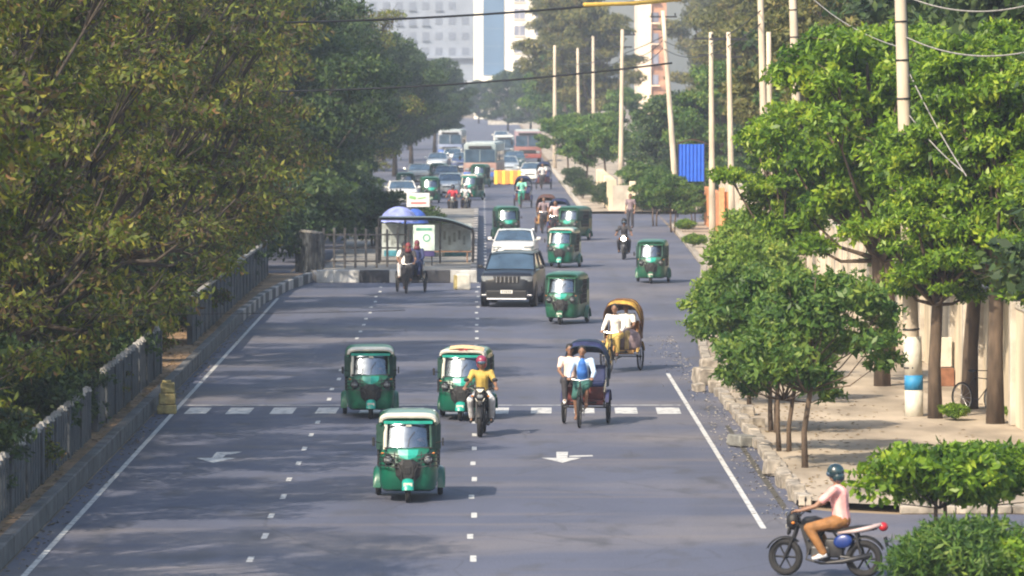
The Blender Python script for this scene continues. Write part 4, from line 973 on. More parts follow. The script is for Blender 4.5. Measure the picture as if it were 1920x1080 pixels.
# ================================================================== cars (front is -Y)
def make_car(name, label, cat, L_, W, zs, m, suv=False, group=None, pickup=False):
    """zs: bonnet height, belt height, roof height"""
    zh, zb_, zr = zs; root = empty(name, (0,0,0), 0, label, cat, group); h = W/2; f, r = -L_/2, L_/2
    def sec(y_, w_, z0, z1, cr=.03):
        return [(-w_*.90,y_,z0),(-w_*.985,y_,z0+.12),(-w_,y_,z0+(z1-z0)*.55),(-w_*.97,y_,z1-.06),(-w_*.90,y_,z1),(-w_*.5,y_,z1+cr),(0,y_,z1+cr*1.3),(w_*.5,y_,z1+cr),(w_*.90,y_,z1),(w_*.97,y_,z1-.06),(w_,y_,z0+(z1-z0)*.55),(w_*.985,y_,z0+.12),(w_*.90,y_,z0)]
    b = MB(); b.sm = True; g0 = .26 if suv else .2
    st = [(f,h*(.68 if suv else .74),g0+.10,zh-.26),(f+.07,h*(.84 if suv else .86),g0+.02,zh-.14),(f+.18,h*.96,g0,zh-.06),(f+.5,h*.99,g0,zh-.01),(f+L_*.22,h,g0,zh+.02),(f+L_*.27,h,g0,zb_),(r-L_*.22,h,g0,zb_+.02),(r-.35,h*.98,g0,zb_+(.03 if not pickup else -.1)),(r-.08,h*.94,g0+.05,zb_-.02),(r,h*.88,g0+.15,zb_-.15)]
    b.grid([sec(y_,w_,z0,z1) for y_,w_,z0,z1 in st], True, True); b.build('body', m, root, smooth=35)
    ys = (f+L_*.235, f+L_*.40, r-L_*.30 if not suv else r-L_*.16, r-L_*.10 if not suv else r-.12)
    if pickup: ys = (f+L_*.235, f+L_*.38, f+L_*.56, f+L_*.60)
    b = MB(); b.sm = False; wb, wt = h*.90, h*(.74 if not suv else .78)
    def hoop(y_, w_, z_): return [(-w_,y_,z_),(-w_*.5,y_-.0,z_+.005),(0,y_,z_+.01),(w_*.5,y_,z_+.005),(w_,y_,z_)]
    lo = [[(-wb,ys[0]+.05,zb_),(-wb*.5,ys[0]-.03,zb_+.02),(wb*.5,ys[0]-.03,zb_+.02),(wb,ys[0]+.05,zb_),(wb,ys[3]-.05,zb_),(wb*.5,ys[3],zb_+.02),(-wb*.5,ys[3],zb_+.02),(-wb,ys[3]-.05,zb_)],
          [(-wt,ys[1]+.04,zr-.05),(-wt*.5,ys[1]-.03,zr-.03),(wt*.5,ys[1]-.03,zr-.03),(wt,ys[1]+.04,zr-.05),(wt,ys[2]-.05,zr-.05),(wt*.5,ys[2],zr-.03),(-wt*.5,ys[2],zr-.03),(-wt,ys[2]-.05,zr-.05)]]
    b.grid(lo, True, True); b.build('windows', M_DGLASS, root)
    b = MB(); b.sm = True; ym = (ys[1]+ys[2])/2
    b.grid([[(w_*x_, y_, z_+.05*(1-x_*x_)) for x_ in (-1,-.9,-.6,0,.6,.9,1)] for y_,w_,z_ in ((ys[1]-.06,wt*.96,zr-.055),(ys[1]+.1,wt*1.03,zr-.035),(ym,wt*1.05,zr-.03),(ys[2]-.1,wt*1.03,zr-.035),(ys[2]+.04,wt*.96,zr-.06))]); b.sm = False
    for s_ in (-1,1):
        b.tube([(s_*(wb+.004),ys[0]+.04,zb_-.01),(s_*(wt+.012),ys[1]+.03,zr-.045)], .034, 6)
        b.tube([(s_*(wb+.004),ys[3]-.06,zb_-.01),(s_*(wt+.012),ys[2]-.05,zr-.045)], .05, 6)
        b.tube([(s_*(wb+.008),ym,zb_-.01),(s_*(wt+.014),ym,zr-.045)], .03, 6)
    b.build('roof', m, root, smooth=40)
    for s_ in (-1,1):
        b = MB(); b.sm = True
        b.grid([[(s_*(h*k1), f+dy_, zz) for k1, dy_ in ((.50,.015),(.68,.02),(.85,.07),(.95,.20))] for zz, q in ((zh-.30,0),(zh-.22,0),(zh-.13,1))]); b.build('headlight', M_LENS, root, smooth=60)
        b = MB(); b.ball((s_*h*.70,f+.045,g0+.22), (.07,.03,.045), 10); b.build('fog_lamp', M_LENS, root)
        b = MB(); b.box((s_*(h+.10),f+L_*.29,zb_+.08), (.17,.10,.13), bev=.035); b.tube([(s_*(h-.05),f+L_*.29,zb_+.02),(s_*(h+.06),f+L_*.29,zb_+.05)], .02, 5); b.build('mirror', m if not suv else M_BLACK, root)
        for yy in (f+L_*.185, r-L_*.2): 
            rw = .385 if suv else .31
            wheel('wheel', (s_*(h-.115),yy,rw), rw, .24, root, rr=.66)
            b = MB(); b.lathe([(rw+.06,-.004),(rw+.05,.008),(.02,.008)], c=(s_*(h*.992),yy,rw+.01), axis='X', n=20); b.build('wheel_arch', M_BLACK, root)
        b = MB(); b.box((s_*h*.80,r-.01,zb_-.15), (.22,.05,.16), bev=.02); b.build('tail_light', M_RED, root)
    b = MB()
    if suv:
        b.box((0,f+.02,zh-.24), (h*.92,.07,.24), bev=.03); gr = b.build('grille', M_BLACK, root)
        b = MB()
        for i in range(6): b.box(((i-2.5)*.135,f-.03,zh-.24), (.045,.03,.20), bev=.008, seg=1)
        b.build('chrome_bars', M_CHROME, gr)
        b = MB(); b.box((0,f+.02,g0+.16), (h*1.5,.12,.30), bev=.04); b.build('lower_bumper', M_BLACK, root)
        b = MB(); b.tube([(-h*.72,f-.03,g0+.02),(h*.72,f-.03,g0+.02)], .035, 8)
        for s_ in (-1,1): b.box((s_*h*.82,f+.05,g0+.14), (.18,.10,.07), bev=.02)
        b.build('skid_plate', M_CHROME, root)
        b = MB()
        for s_ in (-1,1): b.tube([(s_*h*.72,ys[1]+.2,zr+.05),(s_*h*.72,ys[2]-.1,zr+.05)], .022, 6)
        b.build('roof_rails', M_CHROME, root)
    else:
        b.box((0,f+.015,zh-.30), (h*.80,.05,.11), bev=.02); b.box((0,f+.02,g0+.12), (h*.9,.07,.13), bev=.03); gr = b.build('grille', M_BLACK, root)
        b = MB(); b.box((0,f-.012,zh-.262), (h*.85,.015,.025), bev=.006, seg=1); b.build('chrome_bars', M_CHROME, gr)
    b = MB(); b.box((0,f-.05,g0+.26 if suv else g0+.2), (.40,.015,.11)); pl = b.build('number_plate', mat('plate_white', (.6,.6,.58), .5), root)
    b = MB()
    for i in range(5): b.box((-.13+i*.065,f-.06,g0+.26 if suv else g0+.2), (.03,.006,.05))
    b.build('plate_letters', M_BLACK, pl)
    return root
M_CARB = mat('black_car_paint', (.005,.006,.011), .38, var=.2, scale=3, coat=.2)
M_CARW = mat('white_car_paint', (.60,.60,.60), .3, var=.05, scale=3, coat=.6)
M_CARS = mat('silver_car_paint', (.42,.46,.50), .3, .4, var=.08, scale=3, coat=.6)
SUV = make_car('suv', 'black off-road car with chrome grille bars and roof rails in the middle of the road', 'car', 4.7, 1.82, (1.16,1.22,1.76), M_CARB, True)
at(SUV, 964, 577, R(-6), dy=2.4)
SED = make_car('car', 'white saloon car close behind the black off-road car', 'car', 4.5, 1.76, (.98,1.04,1.47), M_CARW, False)
at(SED, 967, 502, R(-3), dy=2.2)
SIL = make_car('car', 'silver blue car behind the yellow barrier', 'car', 4.4, 1.72, (.96,1.02,1.46), M_CARS, False)
at(SIL, 951, 330, R(3), dy=2.2)
index()
K = dup(SED, (0,0,0), 0, 'white car in the left queue at the far left, under the trees'); at(K, 752, 388, R(3), dy=2.2)
K = dup(SED, (0,0,0), 0, 'white car behind the dark rickshaw on the far right lane'); at(K, 1001, 345, R(-7), dy=2.2)
K = dup(SIL, (0,0,0), 0, 'pale car in the left queue between the two green three wheelers'); at(K, 845, 370, R(-4), dy=2.2)
K = dup(SIL, (0,0,0), 0, 'pale car roof behind the far left three wheeler of the queue'); at(K, 822, 322, R(-4), dy=2.2)
K = dup(SED, (0,0,0), 0, 'blue and white car roof in the jam left of the bus'); at(K, 850, 312, R(-4), dy=2.2)
K = dup(SED, (0,0,0), 0, 'white vehicle far behind, right above the bus roof'); at(K, 940, 272, 0, dy=2.2)
K = dup(SED, (0,0,0), 0, 'light blue car parked beyond the left trees at the left picture edge', swap={'white_car_paint': mat('blue_car_paint', (.10,.30,.62), .3, coat=.5)}); K.location = (-13.9,134,.01); K.rotation_euler = (0,0,R(180))
K = dup(SED, (0,0,0), 0, 'pale car roof beyond the left railing, showing as a bright patch'); K.location = (-14.2,124,.01); K.rotation_euler = (0,0,R(180))

for px, py, rz_, lb, sw in ((838,352,R(-3),'dark car in the left queue right behind the pale one',{'white_car_paint': mat('grey_car_paint', (.06,.07,.08), .3, coat=.5)}), (786,348,R(2),'grey car of the left queue under the tree edge',{'white_car_paint': mat('dull_grey_paint', (.14,.16,.18), .3, coat=.5)}),
    (868,322,R(-3),'small dark blue car just left of the bus front',{'white_car_paint': mat('dark_blue_paint', (.03,.05,.13), .3, coat=.5)}), (965,318,0,'dark car between the barrier and the truck',{'white_car_paint': mat('dark_teal_paint', (.03,.06,.07), .3, coat=.5)})):
    K = dup(SED, (0,0,0), 0, lb, swap=sw); at(K, px, py, rz_, dy=2.2)
for px, py, rz_, lb in ((822,350,R(-6),'dim three wheeler wedged in the left queue ahead of the grey car'), (900,352,R(-8),'dim three wheeler close to the right side of the bus front')):
    K = dup(C2, (0,0,0), 0, lb); at(K, px, py, rz_, dy=1.1)
# ================================================================== bus, truck, van
def make_bus(name, label, cat, L_, W, H, cols, px, py, rz):
    """cols: lower, middle, upper, roof"""
    root = empty(name, (0,0,0), 0, label, cat); f = -L_/2
    def box(nm, z0, z1, m, ins=0, yf=0, par=root):
        b = MB(); b.box((0,yf/2,(z0+z1)/2), (W-ins*2,L_-ins*2-yf,z1-z0), bev=.06); return b.build(nm, m, par, smooth=40)
    box('body', .45, H*.52, cols[1]); box('upper_body', H*.50, H, cols[2], .03, .06)
    b = MB(); b.box((0,0,H+.03), (W*.9,L_*.94,.14), bev=.06); b.build('roof', cols[3], root)
    b = MB(); b.grid([[(x_*W*.45,f+.04+.02*x_*x_-.02,z_) for x_ in (-1,-.5,0,.5,1)] for z_ in (H*.53,H*.86)]); ws = b.build('windscreen', M_DGLASS, root)
    b = MB(); b.box((0,f-.0,H*.70), (.05,.05,H*.34)); b.build('windscreen_bar', cols[2], ws)
    b = MB(); b.box((0,f-.01,H*.92), (W*.7,.06,H*.07), bev=.02); b.build('destination_board', M_DSTEEL if cols[0] != M_CARB else M_CREAM, root)
    b = MB(); b.box((0,f-.02,.60), (W*.98,.16,.34), bev=.05); b.build('bumper', cols[0], root)
    b = MB(); b.box((0,f-.01,H*.36), (W*.62,.05,.3), bev=.02); b.build('grille', M_BLACK, root)
    for s_ in (-1,1):
        b = MB(); b.box((s_*W*.38,f-.02,.95), (.3,.06,.2), bev=.04); b.build('headlight', M_LENS, root)
        b = MB(); b.tube([(s_*W*.5,f+.1,H*.85),(s_*(W*.5+.22),f-.12,H*.80),(s_*(W*.5+.22),f-.12,H*.7)], .02, 5); b.box((s_*(W*.5+.22),f-.13,H*.64), (.16,.06,.32), bev=.03); b.build('mirror', M_BLACK, root)
        for k in range(5):
            b = MB(); b.box((s_*(W*.5-.02),f+1.1+k*(L_-2)/5+.45,H*.68), (.05,(L_-2)/5-.15,H*.24), bev=.01, seg=1); b.build('side_window', M_DGLASS, root)
        for yy in (f+1.5, -f-2): wheel('wheel', (s_*(W/2-.16),yy,.46), .46, .28, root)
    p = G(px, py); root.location = (p.x, p.y+L_/2, .005); root.rotation_euler = (0,0,rz); return root
M_BO, M_BB = mat('orange_bus_paint', (.26,.16,.14), .5, var=.4, scale=1.3), mat('blue_bus_paint', (.05,.13,.42), .5, var=.25, scale=1.5)
BUS = make_bus('bus', 'bus with grey top, dull orange front and blue bumper in the left jam', 'bus', 9, 2.35, 2.75, (M_BB, M_BO, mat('grey_bus_paint', (.20,.25,.27), .5), mat('grey_roof_paint', (.32,.37,.38), .6)), 908, 343, R(-4))
TRK = make_bus('truck', 'red brown truck with a wide dark windscreen at the end of the visible road', 'truck', 8, 2.35, 2.75, (mat('dark_red_paint', (.22,.05,.04), .5), mat('red_brown_paint', (.20,.08,.07), .55, var=.25), mat('mauve_grey_paint', (.24,.17,.20), .55), mat('grey_roof_paint', (.32,.37,.38))), 990, 306, R(0))
VAN = make_bus('van', 'small dark van with a white roof between the bus and the truck', 'van', 5, 1.8, 2.1, (M_BLACK, mat('dusty_blue_paint', (.10,.14,.2), .5), mat('dusty_grey_paint', (.2,.24,.28), .5), M_CARW), 946, 300, R(0))
BUS2 = make_bus('bus', 'hazy blue and white bus half hidden by the left tree edge behind the jam', 'bus', 8, 2.2, 2.5, (M_BB, mat('pale_blue_paint', (.16,.2,.32), .5), mat('dull_white_paint', (.30,.32,.36), .5), mat('grey_roof_paint', (.32,.37,.38))), 848, 297, R(-3))
root = empty('barrier', G(952,346), 0, 'yellow and orange striped plastic barrier across the lane before the silver car', 'barrier')
b = MB()
for i in range(7): b.mi = i % 2; b.box((-.82+i*.272,0,.50), (.262,.30,.98), bev=.04, top=(1,.6))
b.build('blocks', [mat('barrier_yellow', (.78,.50,.06), .5, var=.12), mat('barrier_orange', (.75,.26,.05), .5, var=.12)], root)
b = MB()
for x_ in (-.6,.1,.7): b.box((x_,0,.04), (.2,.5,.08), bev=.01)
b.build('feet', M_BLACK, root)

# ================================================================== motorcycles (front is -Y)
def make_bike(label, side=M_BLACK, tank=M_BLACK, tail=M_CHROME, lamp_on=False, steer=0, guard=False):
    root = empty('motorcycle', (0,0,0), 0, label, 'motorcycle')
    wheel('wheel', (0,-.66,.30), .30, .10, root, rz=steer, rr=.70, spokes=6, rim=M_DSTEEL); wheel('wheel', (0,.62,.30), .30, .12, root, rr=.68, spokes=6, rim=M_DSTEEL)
    b = MB()
    for s_ in (-1,1): b.tube([(s_*.085,-.66,.30),(s_*.085,-.52,.62),(s_*.085,-.44,.86)], .022, 7)
    b.box((0,-.45,.84), (.20,.06,.04), bev=.01); b.build('fork', M_DSTEEL, root)
    b = MB(); b.sm = True; b.grid([[(x_,-.66-.335*math.cos(R(25+13*i)),.30+.335*math.sin(R(25+13*i))*1.0-q) for i in range(9)] for x_,q in ((-.065,.03),(-.04,0),(.04,0),(.065,.03))]); b.build('front_mudguard', M_BLACK, root, smooth=60)
    b = MB(); b.sm = True; b.grid([[(x_,.62-.35*math.cos(R(50+13*i)),.32+.35*math.sin(R(50+13*i))-q) for i in range(9)] for x_,q in ((-.075,.04),(-.05,0),(.05,0),(.075,.04))]); b.build('rear_mudguard', M_BLACK, root, smooth=60)
    b = MB(); b.tube([(-.36,-.34,1.0),(-.22,-.38,1.03),(-.08,-.45,.95),(.08,-.45,.95),(.22,-.38,1.03),(.36,-.34,1.0)], .014, 7); h_ = b.build('handlebar', M_DSTEEL, root)
    for s_ in (-1,1):
        b = MB(); b.tube([(s_*.25,-.375,1.02),(s_*.37,-.335,1.0)], .021, 8); b.build('grip', M_BLACK, h_)
        b = MB(); b.tube([(s_*.22,-.38,1.03),(s_*.28,-.40,1.17)], .007, 5); b.sm = True; b.ball((s_*.30,-.40,1.20), (.065,.015,.045), 10); b.build('mirror', M_BLACK, h_)
    b = MB(); b.sm = True; b.ball((0,-.53,.88), (.135,.12,.15), 14); b.box((0,-.56,1.0), (.2,.05,.12), (R(-25),0,0), bev=.03); b.box((0,-.60,.72), (.13,.05,.14), (R(-10),0,0), bev=.03); c = b.build('fairing', M_BLACK, root, smooth=50)
    b = MB(); b.sm = True; b.ball((0,-.63 if lamp_on else -.615,.87), (.095,.045,.085) if lamp_on else (.078,.035,.065), 14); b.build('headlight', mat('lit_headlight', (1,.97,.9), .2, emit=30) if lamp_on else M_LENS, c)
    b = MB(); b.prism([(-.085,-.632,1.02),(.085,-.632,1.02),(.03,-.652,.955),(-.03,-.652,.955)], 0, (0,-.012,0))
    for s_ in (-1,1): b.box((s_*.08,-.63,.79), (.02,.012,.08), (0,R(s_*30),0), bev=.003, seg=1)
    b.build('fairing_trim', M_CREAM, c)
    for s_ in (-1,1): b = MB(); b.sm = True; b.ball((s_*.17,-.50,.86), (.03,.03,.022), 8); b.build('indicator', MATS['amber_lens'], root)
    b = MB(); b.sm = True; b.grid([[(w_*math.cos(2*math.pi*i/14),y_,zc+hh*math.sin(2*math.pi*i/14)) for i in range(14)] for y_,w_,zc,hh in ((-.40,.06,.84,.06),(-.34,.13,.85,.10),(-.18,.155,.85,.12),(-.02,.13,.82,.10),(.06,.09,.79,.05))], True, True); b.build('tank', tank, root, smooth=50)
    b = MB(); b.sm = True; b.grid([[(-w_,y_,zt-.07),(-w_,y_,zt-.02),(-w_*.6,y_,zt),(w_*.6,y_,zt),(w_,y_,zt-.02),(w_,y_,zt-.07)] for y_,w_,zt in ((.02,.08,.80),(.12,.12,.795),(.35,.13,.80),(.50,.12,.83),(.75,.11,.845),(.82,.08,.84))], True, True); b.build('seat', M_BLACK, root, smooth=50)
    b = MB(); b.tube([(0,-.42,.84),(0,-.30,.45),(0,-.1,.26),(0,.2,.26),(0,.3,.45),(0,.12,.72),(0,-.3,.78)], .022, 6)
    for s_ in (-1,1): b.tube([(s_*.05,.12,.72),(s_*.08,.6,.74),(s_*.08,.8,.78)], .016, 6); b.tube([(s_*.09,.62,.30),(s_*.09,.25,.33)], .02, 6); b.tube([(s_*.11,.60,.33),(s_*.10,.50,.72)], .022, 7)
    b.build('frame', M_DSTEEL, root)
    for s_ in (-1,1):
        b = MB(); b.sm = True; b.ball((s_*.115,.30,.58), (.04,.16,.11), 12, (R(12),0,0)); b.build('side_panel', side, root)
        b = MB(); b.prism([(s_*.12,-.42,.84),(s_*.12,-.30,.60),(s_*.12,-.12,.60),(s_*.12,-.02,.74),(s_*.12,-.20,.82)], 0, (s_*.04,0,0)); b.build('tank_shroud', tank, root)
        b = MB(); b.sm = True; b.tube([(s_*.12,.22,.71),(s_*.135,.50,.75),(s_*.12,.72,.80),(s_*.07,.92,.86)], [.02,.035,.04,.025], 8); b.build('tail_trim', tail, root)
        b = MB(); b.tube([(s_*.09,-.02,.30),(s_*.26,-.02,.30)], .016, 6); b.build('footpeg', M_BLACK, root)
    b = MB(); b.box((0,-.08,.38), (.20,.30,.22), bev=.03); b.box((0,-.16,.55), (.15,.14,.2), (R(-15),0,0), bev=.01)
    for i in range(5): b.box((0,-.16,.48+i*.035), (.19,.18,.008), (R(-15),0,0))
    b.lathe([(.10,0),(.10,.04),(.05,.05)], c=(.10,-.02,.36), n=14); b.build('engine', mat('engine_alloy', (.07,.07,.075), .5, .5, var=.3), root)
    b = MB(); b.sm = True; b.box((0,.14,.46), (.17,.30,.30), bev=.03); b.box((0,-.24,.46), (.15,.14,.24), bev=.02); b.tube([(.10,-.24,.45),(.12,-.30,.28),(.14,-.05,.22),(.15,.30,.26),(.16,.78,.38)], [.016,.018,.022,.04,.045], 10); b.build('exhaust', M_DSTEEL, root)
    b = MB(); b.sm = True; b.ball((0,.93,.82), (.10,.08,.075), 12); b.build('tail_light', M_RED, root)
    b = MB(); b.box((0,.98,.58), (.2,.02,.16), (R(12),0,0), bev=.005, seg=1); b.build('number_plate', M_BLACK, root)
    return root
def ride(bike, label, shirt, trousers, lean=0, **kw):
    J = kw.pop('J', RIDE); off = Vector(kw.pop('off', (0,0,0)))
    p = person((0,0,0), 0, label, J, shirt, trousers, **kw); M_ = bike.matrix_basis @ Matrix.Translation(off)
    p.location = M_.to_translation(); p.rotation_euler = bike.rotation_euler; return p
BK1 = make_bike('black motorcycle with a pale arrow shaped nose, ridden by the yellow shirted man')
at(BK1, 903, 820, R(-3), dy=.66)
ride(BK1, 'rider in a mustard shirt, pale trousers and dark red helmet in the centre', C_YEL, C_GREYW, hat='helmet', hat_m=mat('maroon_helmet', (.22,.02,.06), .3, coat=.5))
PINKSIDE = mat('blue_side_panel', (.01,.03,.16), .3, coat=.4)
BK2 = make_bike('black motorcycle with blue side panel and pale tail in the bottom right corner', PINKSIDE, M_BLACK, mat('pale_pink_tail', (.36,.28,.28), .4), steer=R(-14))
p = G(1549, 1082); BK2.location = (p.x, p.y+.05, .005); BK2.scale = (.96,)*3; BK2.rotation_euler = (0,0,R(-106))
J = dict(RIDE); J.update(mirror({'pelvis':(0,.24,.87),'chest':(0,.20,1.26),'neck':(0,.17,1.42),'head':(0,.14,1.57),'sh*':(.19,.15,1.34)}))
ride(BK2, 'rider in a pink shirt, brown trousers and dark teal helmet, bottom right', C_PINK, C_BROWN, hat='helmet', hat_m=mat('teal_black_helmet', (.008,.028,.038), .25, coat=.7, var=.5), J=J, shoes=C_GREYW)
BK3 = make_bike('motorcycle with its round headlight lit on the right side of the road', lamp_on=True)
at(BK3, 1171, 487, R(-4), dy=.66)
ride(BK3, 'rider in dark clothes on the motorcycle with the lit headlight', C_DARK, C_DARK, hat='helmet', hat_m=M_BLACK)
index()
BK4 = dup(BK2, (0,0,0), 0, 'motorcycle parked in the left queue, front one with the white helmeted rider'); at(BK4, 873, 402, R(4), dy=.66)
ride(BK4, 'rider with a white helmet at the head of the left queue', C_GREYW, C_DARK, hat='helmet', hat_m=M_CARW)
BK5 = dup(BK1, (0,0,0), 0, 'dark motorcycle in the left queue just left of the white helmeted rider'); at(BK5, 849, 405, R(-4), dy=.66)
ride(BK5, 'rider with a red shirt and black helmet in the left queue', C_RED, C_DARK, hat='helmet', hat_m=M_BLACK)

# ================================================================== cycle rickshaws (front is -Y)
def make_rick(label, hood=M_BLACK, hood_in=M_CANVAS, seat=C_RED, floor=M_RED, hood_up=True, rims=M_DSTEEL):
    root = empty('cycle_rickshaw', (0,0,0), 0, label, 'cycle rickshaw', 'cycle rickshaws on the road')
    wheel('wheel', (0,-1.12,.34), .34, .045, root, rr=.90, spokes=16, rim=rims)
    for s_ in (-1,1): wheel('wheel', (s_*.49,.34,.36), .36, .05, root, rr=.90, spokes=16, rim=rims)
    b = MB()
    for s_ in (-1,1): b.tube([(s_*.05,-1.12,.34),(s_*.05,-1.02,.72),(s_*.03,-.98,.88)], .014, 6)
    b.tube([(0,-.98,.70),(0,-.95,1.0)], .02, 6); b.build('fork', M_DSTEEL, root)
    b = MB(); b.tube([(-.27,-.82,1.06),(-.22,-.93,1.06),(0,-.96,1.02),(.22,-.93,1.06),(.27,-.82,1.06)], .013, 6); b.tube([(-.27,-.82,1.06),(-.27,-.75,1.06)], .019, 6); b.tube([(.27,-.82,1.06),(.27,-.75,1.06)], .019, 6); b.build('handlebar', M_CHROME, root)
    b = MB(); b.tube([(0,-.97,.86),(0,-.42,.86)], .018, 6); b.tube([(0,-.97,.74),(0,-.62,.32),(0,.34,.36)], .02, 6); b.tube([(0,-.62,.32),(0,-.38,.90)], .018, 6)
    for s_ in (-1,1): b.tube([(0,-.5,.5),(s_*.38,-.1,.50),(s_*.40,.7,.50)], .02, 6); b.tube([(s_*.40,.34,.50),(s_*.40,.34,.36)], .018, 6)
    b.tube([(-.52,.34,.36),(.52,.34,.36)], .018, 6); b.tube([(-.52,-.06,.44),(.52,-.06,.44)], .016, 6); b.build('frame', M_DSTEEL, root)
    b = MB(); b.sm = True; b.ball((0,-.36,.93), (.10,.14,.04), 12); b.build('saddle', M_BLACK, root)
    b = MB(); b.lathe([(.09,-.006),(.09,.006)], c=(.05,-.62,.32), n=16); b.tube([(.06,-.62,.32),(.07,-.70,.46),(.15,-.70,.46)], .009, 5); b.tube([(-.06,-.62,.32),(-.07,-.56,.19),(-.15,-.56,.19)], .009, 5); b.build('pedals', M_CHROME, root)
    b = MB(); b.box((0,.0,.52), (.84,.42,.04), bev=.01); b.box((0,-.20,.50), (.86,.03,.10), bev=.01); b.build('footboard', floor, root)
    b = MB(); b.box((0,.42,.68), (.82,.46,.30), bev=.03); b.build('seat_box', floor, root)
    b = MB(); b.box((0,.40,.86), (.80,.46,.09), bev=.04); b.box((0,.64,1.08), (.80,.10,.40), (R(-8),0,0), bev=.04); b.build('seat', seat, root)
    for s_ in (-1,1):
        b = MB(); b.tube([(s_*.44,.64,.90),(s_*.46,.40,1.04),(s_*.45,.16,.98),(s_*.42,.14,.70)], .016, 6); b.build('armrest', M_CHROME, root)
        b = MB(); b.sm = True; b.grid([[(s_*x_,.34-.40*math.cos(R(20+14*i)),.36+.40*math.sin(R(20+14*i))) for i in range(11)] for x_ in (.455,.535)]); b.build('mudguard', hood, root, smooth=60)
    if hood_up:
        for s_ in (-1,1):
            b = MB(); b.box((s_*.465,.50,1.02), (.018,.46,.42), bev=.006, seg=1); b.build('hood_flap', hood_in, root)
        b = MB(); b.sm = True; rows = []
        def hp(k, i, sc):                                 # folding hood: hoops fanning from a pivot at the arm rests
            a = R(-4+i*180/16+4*(i/8-1)); w_ = .50*sc; hh = .86*sc
            x_ = w_*math.copysign(abs(math.cos(math.pi*i/16))**.55, math.cos(math.pi*i/16)); u = abs(math.sin(math.pi*i/16))**.75*hh
            t = R(96-k*24); return (x_, .52+.10*0-u*math.cos(t)*1.0, .98+u*math.sin(t)) if True else None
        for sc in (1.0,):
            rows = [[hp(k, i, 1+.0*k) for i in range(17)] for k in (1.55,1.0,.5,0,-.6,-1.2,-1.8)]
        b.grid(rows); ho = b.build('hood', [hood], root, smooth=60)
        b = MB(); 
        for k in (1.55,.75,0,-.9): b.tube([hp(k, i, 1.012) for i in range(17)], .013, 5)
        b.build('hood_hoops', hood_in, ho)
        b = MB(); b.sm = True
        b.grid([[hp(k, i, .975) for i in range(17)] for k in (1.5,.75,0,-.9,-1.8)]); b.build('hood_lining', hood_in, ho, smooth=60)
    return root
def on_rick(rk, label, J, shirt, tr, off=(0,0,0), rz=0, **kw):
    M_ = rk.matrix_basis @ Matrix.Translation(off); return person(M_.to_translation(), rk.rotation_euler.z+rz, label, J, shirt, tr, **kw)
RK1 = make_rick('cycle rickshaw with a black and navy hood in the right lane at the zebra crossing', mat('navy_hood', (.015,.02,.08), .7, var=.4), mat('hood_lining_green', (.012,.03,.06), .7, var=.4), C_NAVY, mat('dark_red_panel', (.10,.02,.02), .6, var=.4))
at(RK1, 1098, 803, R(-7), dy=1.12)
on_rick(RK1, 'rickshaw puller in a blue shirt and dark green wrap at the zebra crossing', PEDAL, C_LBLUE, C_DGREEN, lungi=True, shorts=True, long_sleeve=True, shoes=M_SKIN)
cap_bones('inner_shirt', [((0,-.43,1.06),(0,-.50,1.20),.118,.122),((0,-.50,1.20),(0,-.535,1.36),.122,.095),((0,-.535,1.36),(0,-.52,1.46),.09,.05)], .015, C_BLUE, bpy.data.objects['person' if False else PLAST[0]])
on_rick(RK1, 'passenger in a cream shirt on the rickshaw at the zebra crossing', SIT, mat('peach_shirt', (.68,.52,.46), .8), C_DARK, (-.34,.12,.86), R(8), shoes=C_WHITE)
M_HY = mat('yellow_hood', (.42,.25,.04), .6, var=.45, scale=8)
RK2 = make_rick('cycle rickshaw with a yellow edged brown hood above the right lane line', M_HY, mat('brown_lining', (.10,.045,.02), .8, var=.4), C_BROWN, mat('ochre_panel', (.36,.20,.07), .7, var=.4))
at(RK2, 1163, 700, R(-14), dy=1.12)
on_rick(RK2, 'rickshaw puller in a loose white shirt and ochre wrap before the yellow hood', PEDAL, C_WHITE, mat('ochre_cloth', (.48,.34,.10), .8), lungi=True, long_sleeve=True, shoes=M_SKIN)
b = MB(); b.sm = True
o = b = None
rk2m = RK2.matrix_basis
sk = empty('sack', rk2m @ Vector((.22,.12,.54)), R(-14), 'greyish mauve bulging sack on the footboard of the yellow hooded rickshaw', 'sack')
b = MB(); b.sm = True; b.grid([[(w_*math.cos(2*math.pi*i/16)*(1+.06*math.sin(i*3+z_*9)), d_*math.sin(2*math.pi*i/16)*(1+.06*math.cos(i*2)), z_) for i in range(16)] for z_,w_,d_ in ((0,.26,.17),(.08,.32,.22),(.25,.34,.24),(.42,.29,.20),(.52,.15,.12),(.56,.05,.05))], True, True); b.build('bag', C_MAUVE, sk, smooth=80)
b = MB(); b.tube([(-.05,0,.53),(.05,.03,.53)], .05, 8); b.build('knot', C_TAN, sk)
on_rick(RK2, 'passenger in light clothes seated behind the puller under the yellow hood', SIT, C_WHITE, C_TAN, (.10,.30,.86))
RK3 = make_rick('cycle rickshaw without a raised hood in front of the traffic island kerb', M_BLACK, M_CANVAS, C_NAVY, M_BLACK, hood_up=False)
at(RK3, 768, 551, R(-6), dy=1.12)
on_rick(RK3, 'rickshaw puller in dark clothes and a dull red head cloth before the kerb', PEDAL, C_DARK, C_DARK, lungi=True, hat='scarf', hat_m=mat('dull_red_cloth', (.17,.03,.04), .8), shoes=M_SKIN)
on_rick(RK3, 'passenger in white seated low, on the left before the island kerb', SIT, C_WHITE, C_GREYW, (-.24,.26,.86), hat='scarf', hat_m=C_DARK)
on_rick(RK3, 'tall passenger with a maroon headscarf, on the right before the island kerb', SIT, C_NAVY, C_NAVY, (.20,.30,.92), hat='scarf', hat_m=mat('maroon_cloth', (.13,.03,.05), .8), long_sleeve=True)
index()
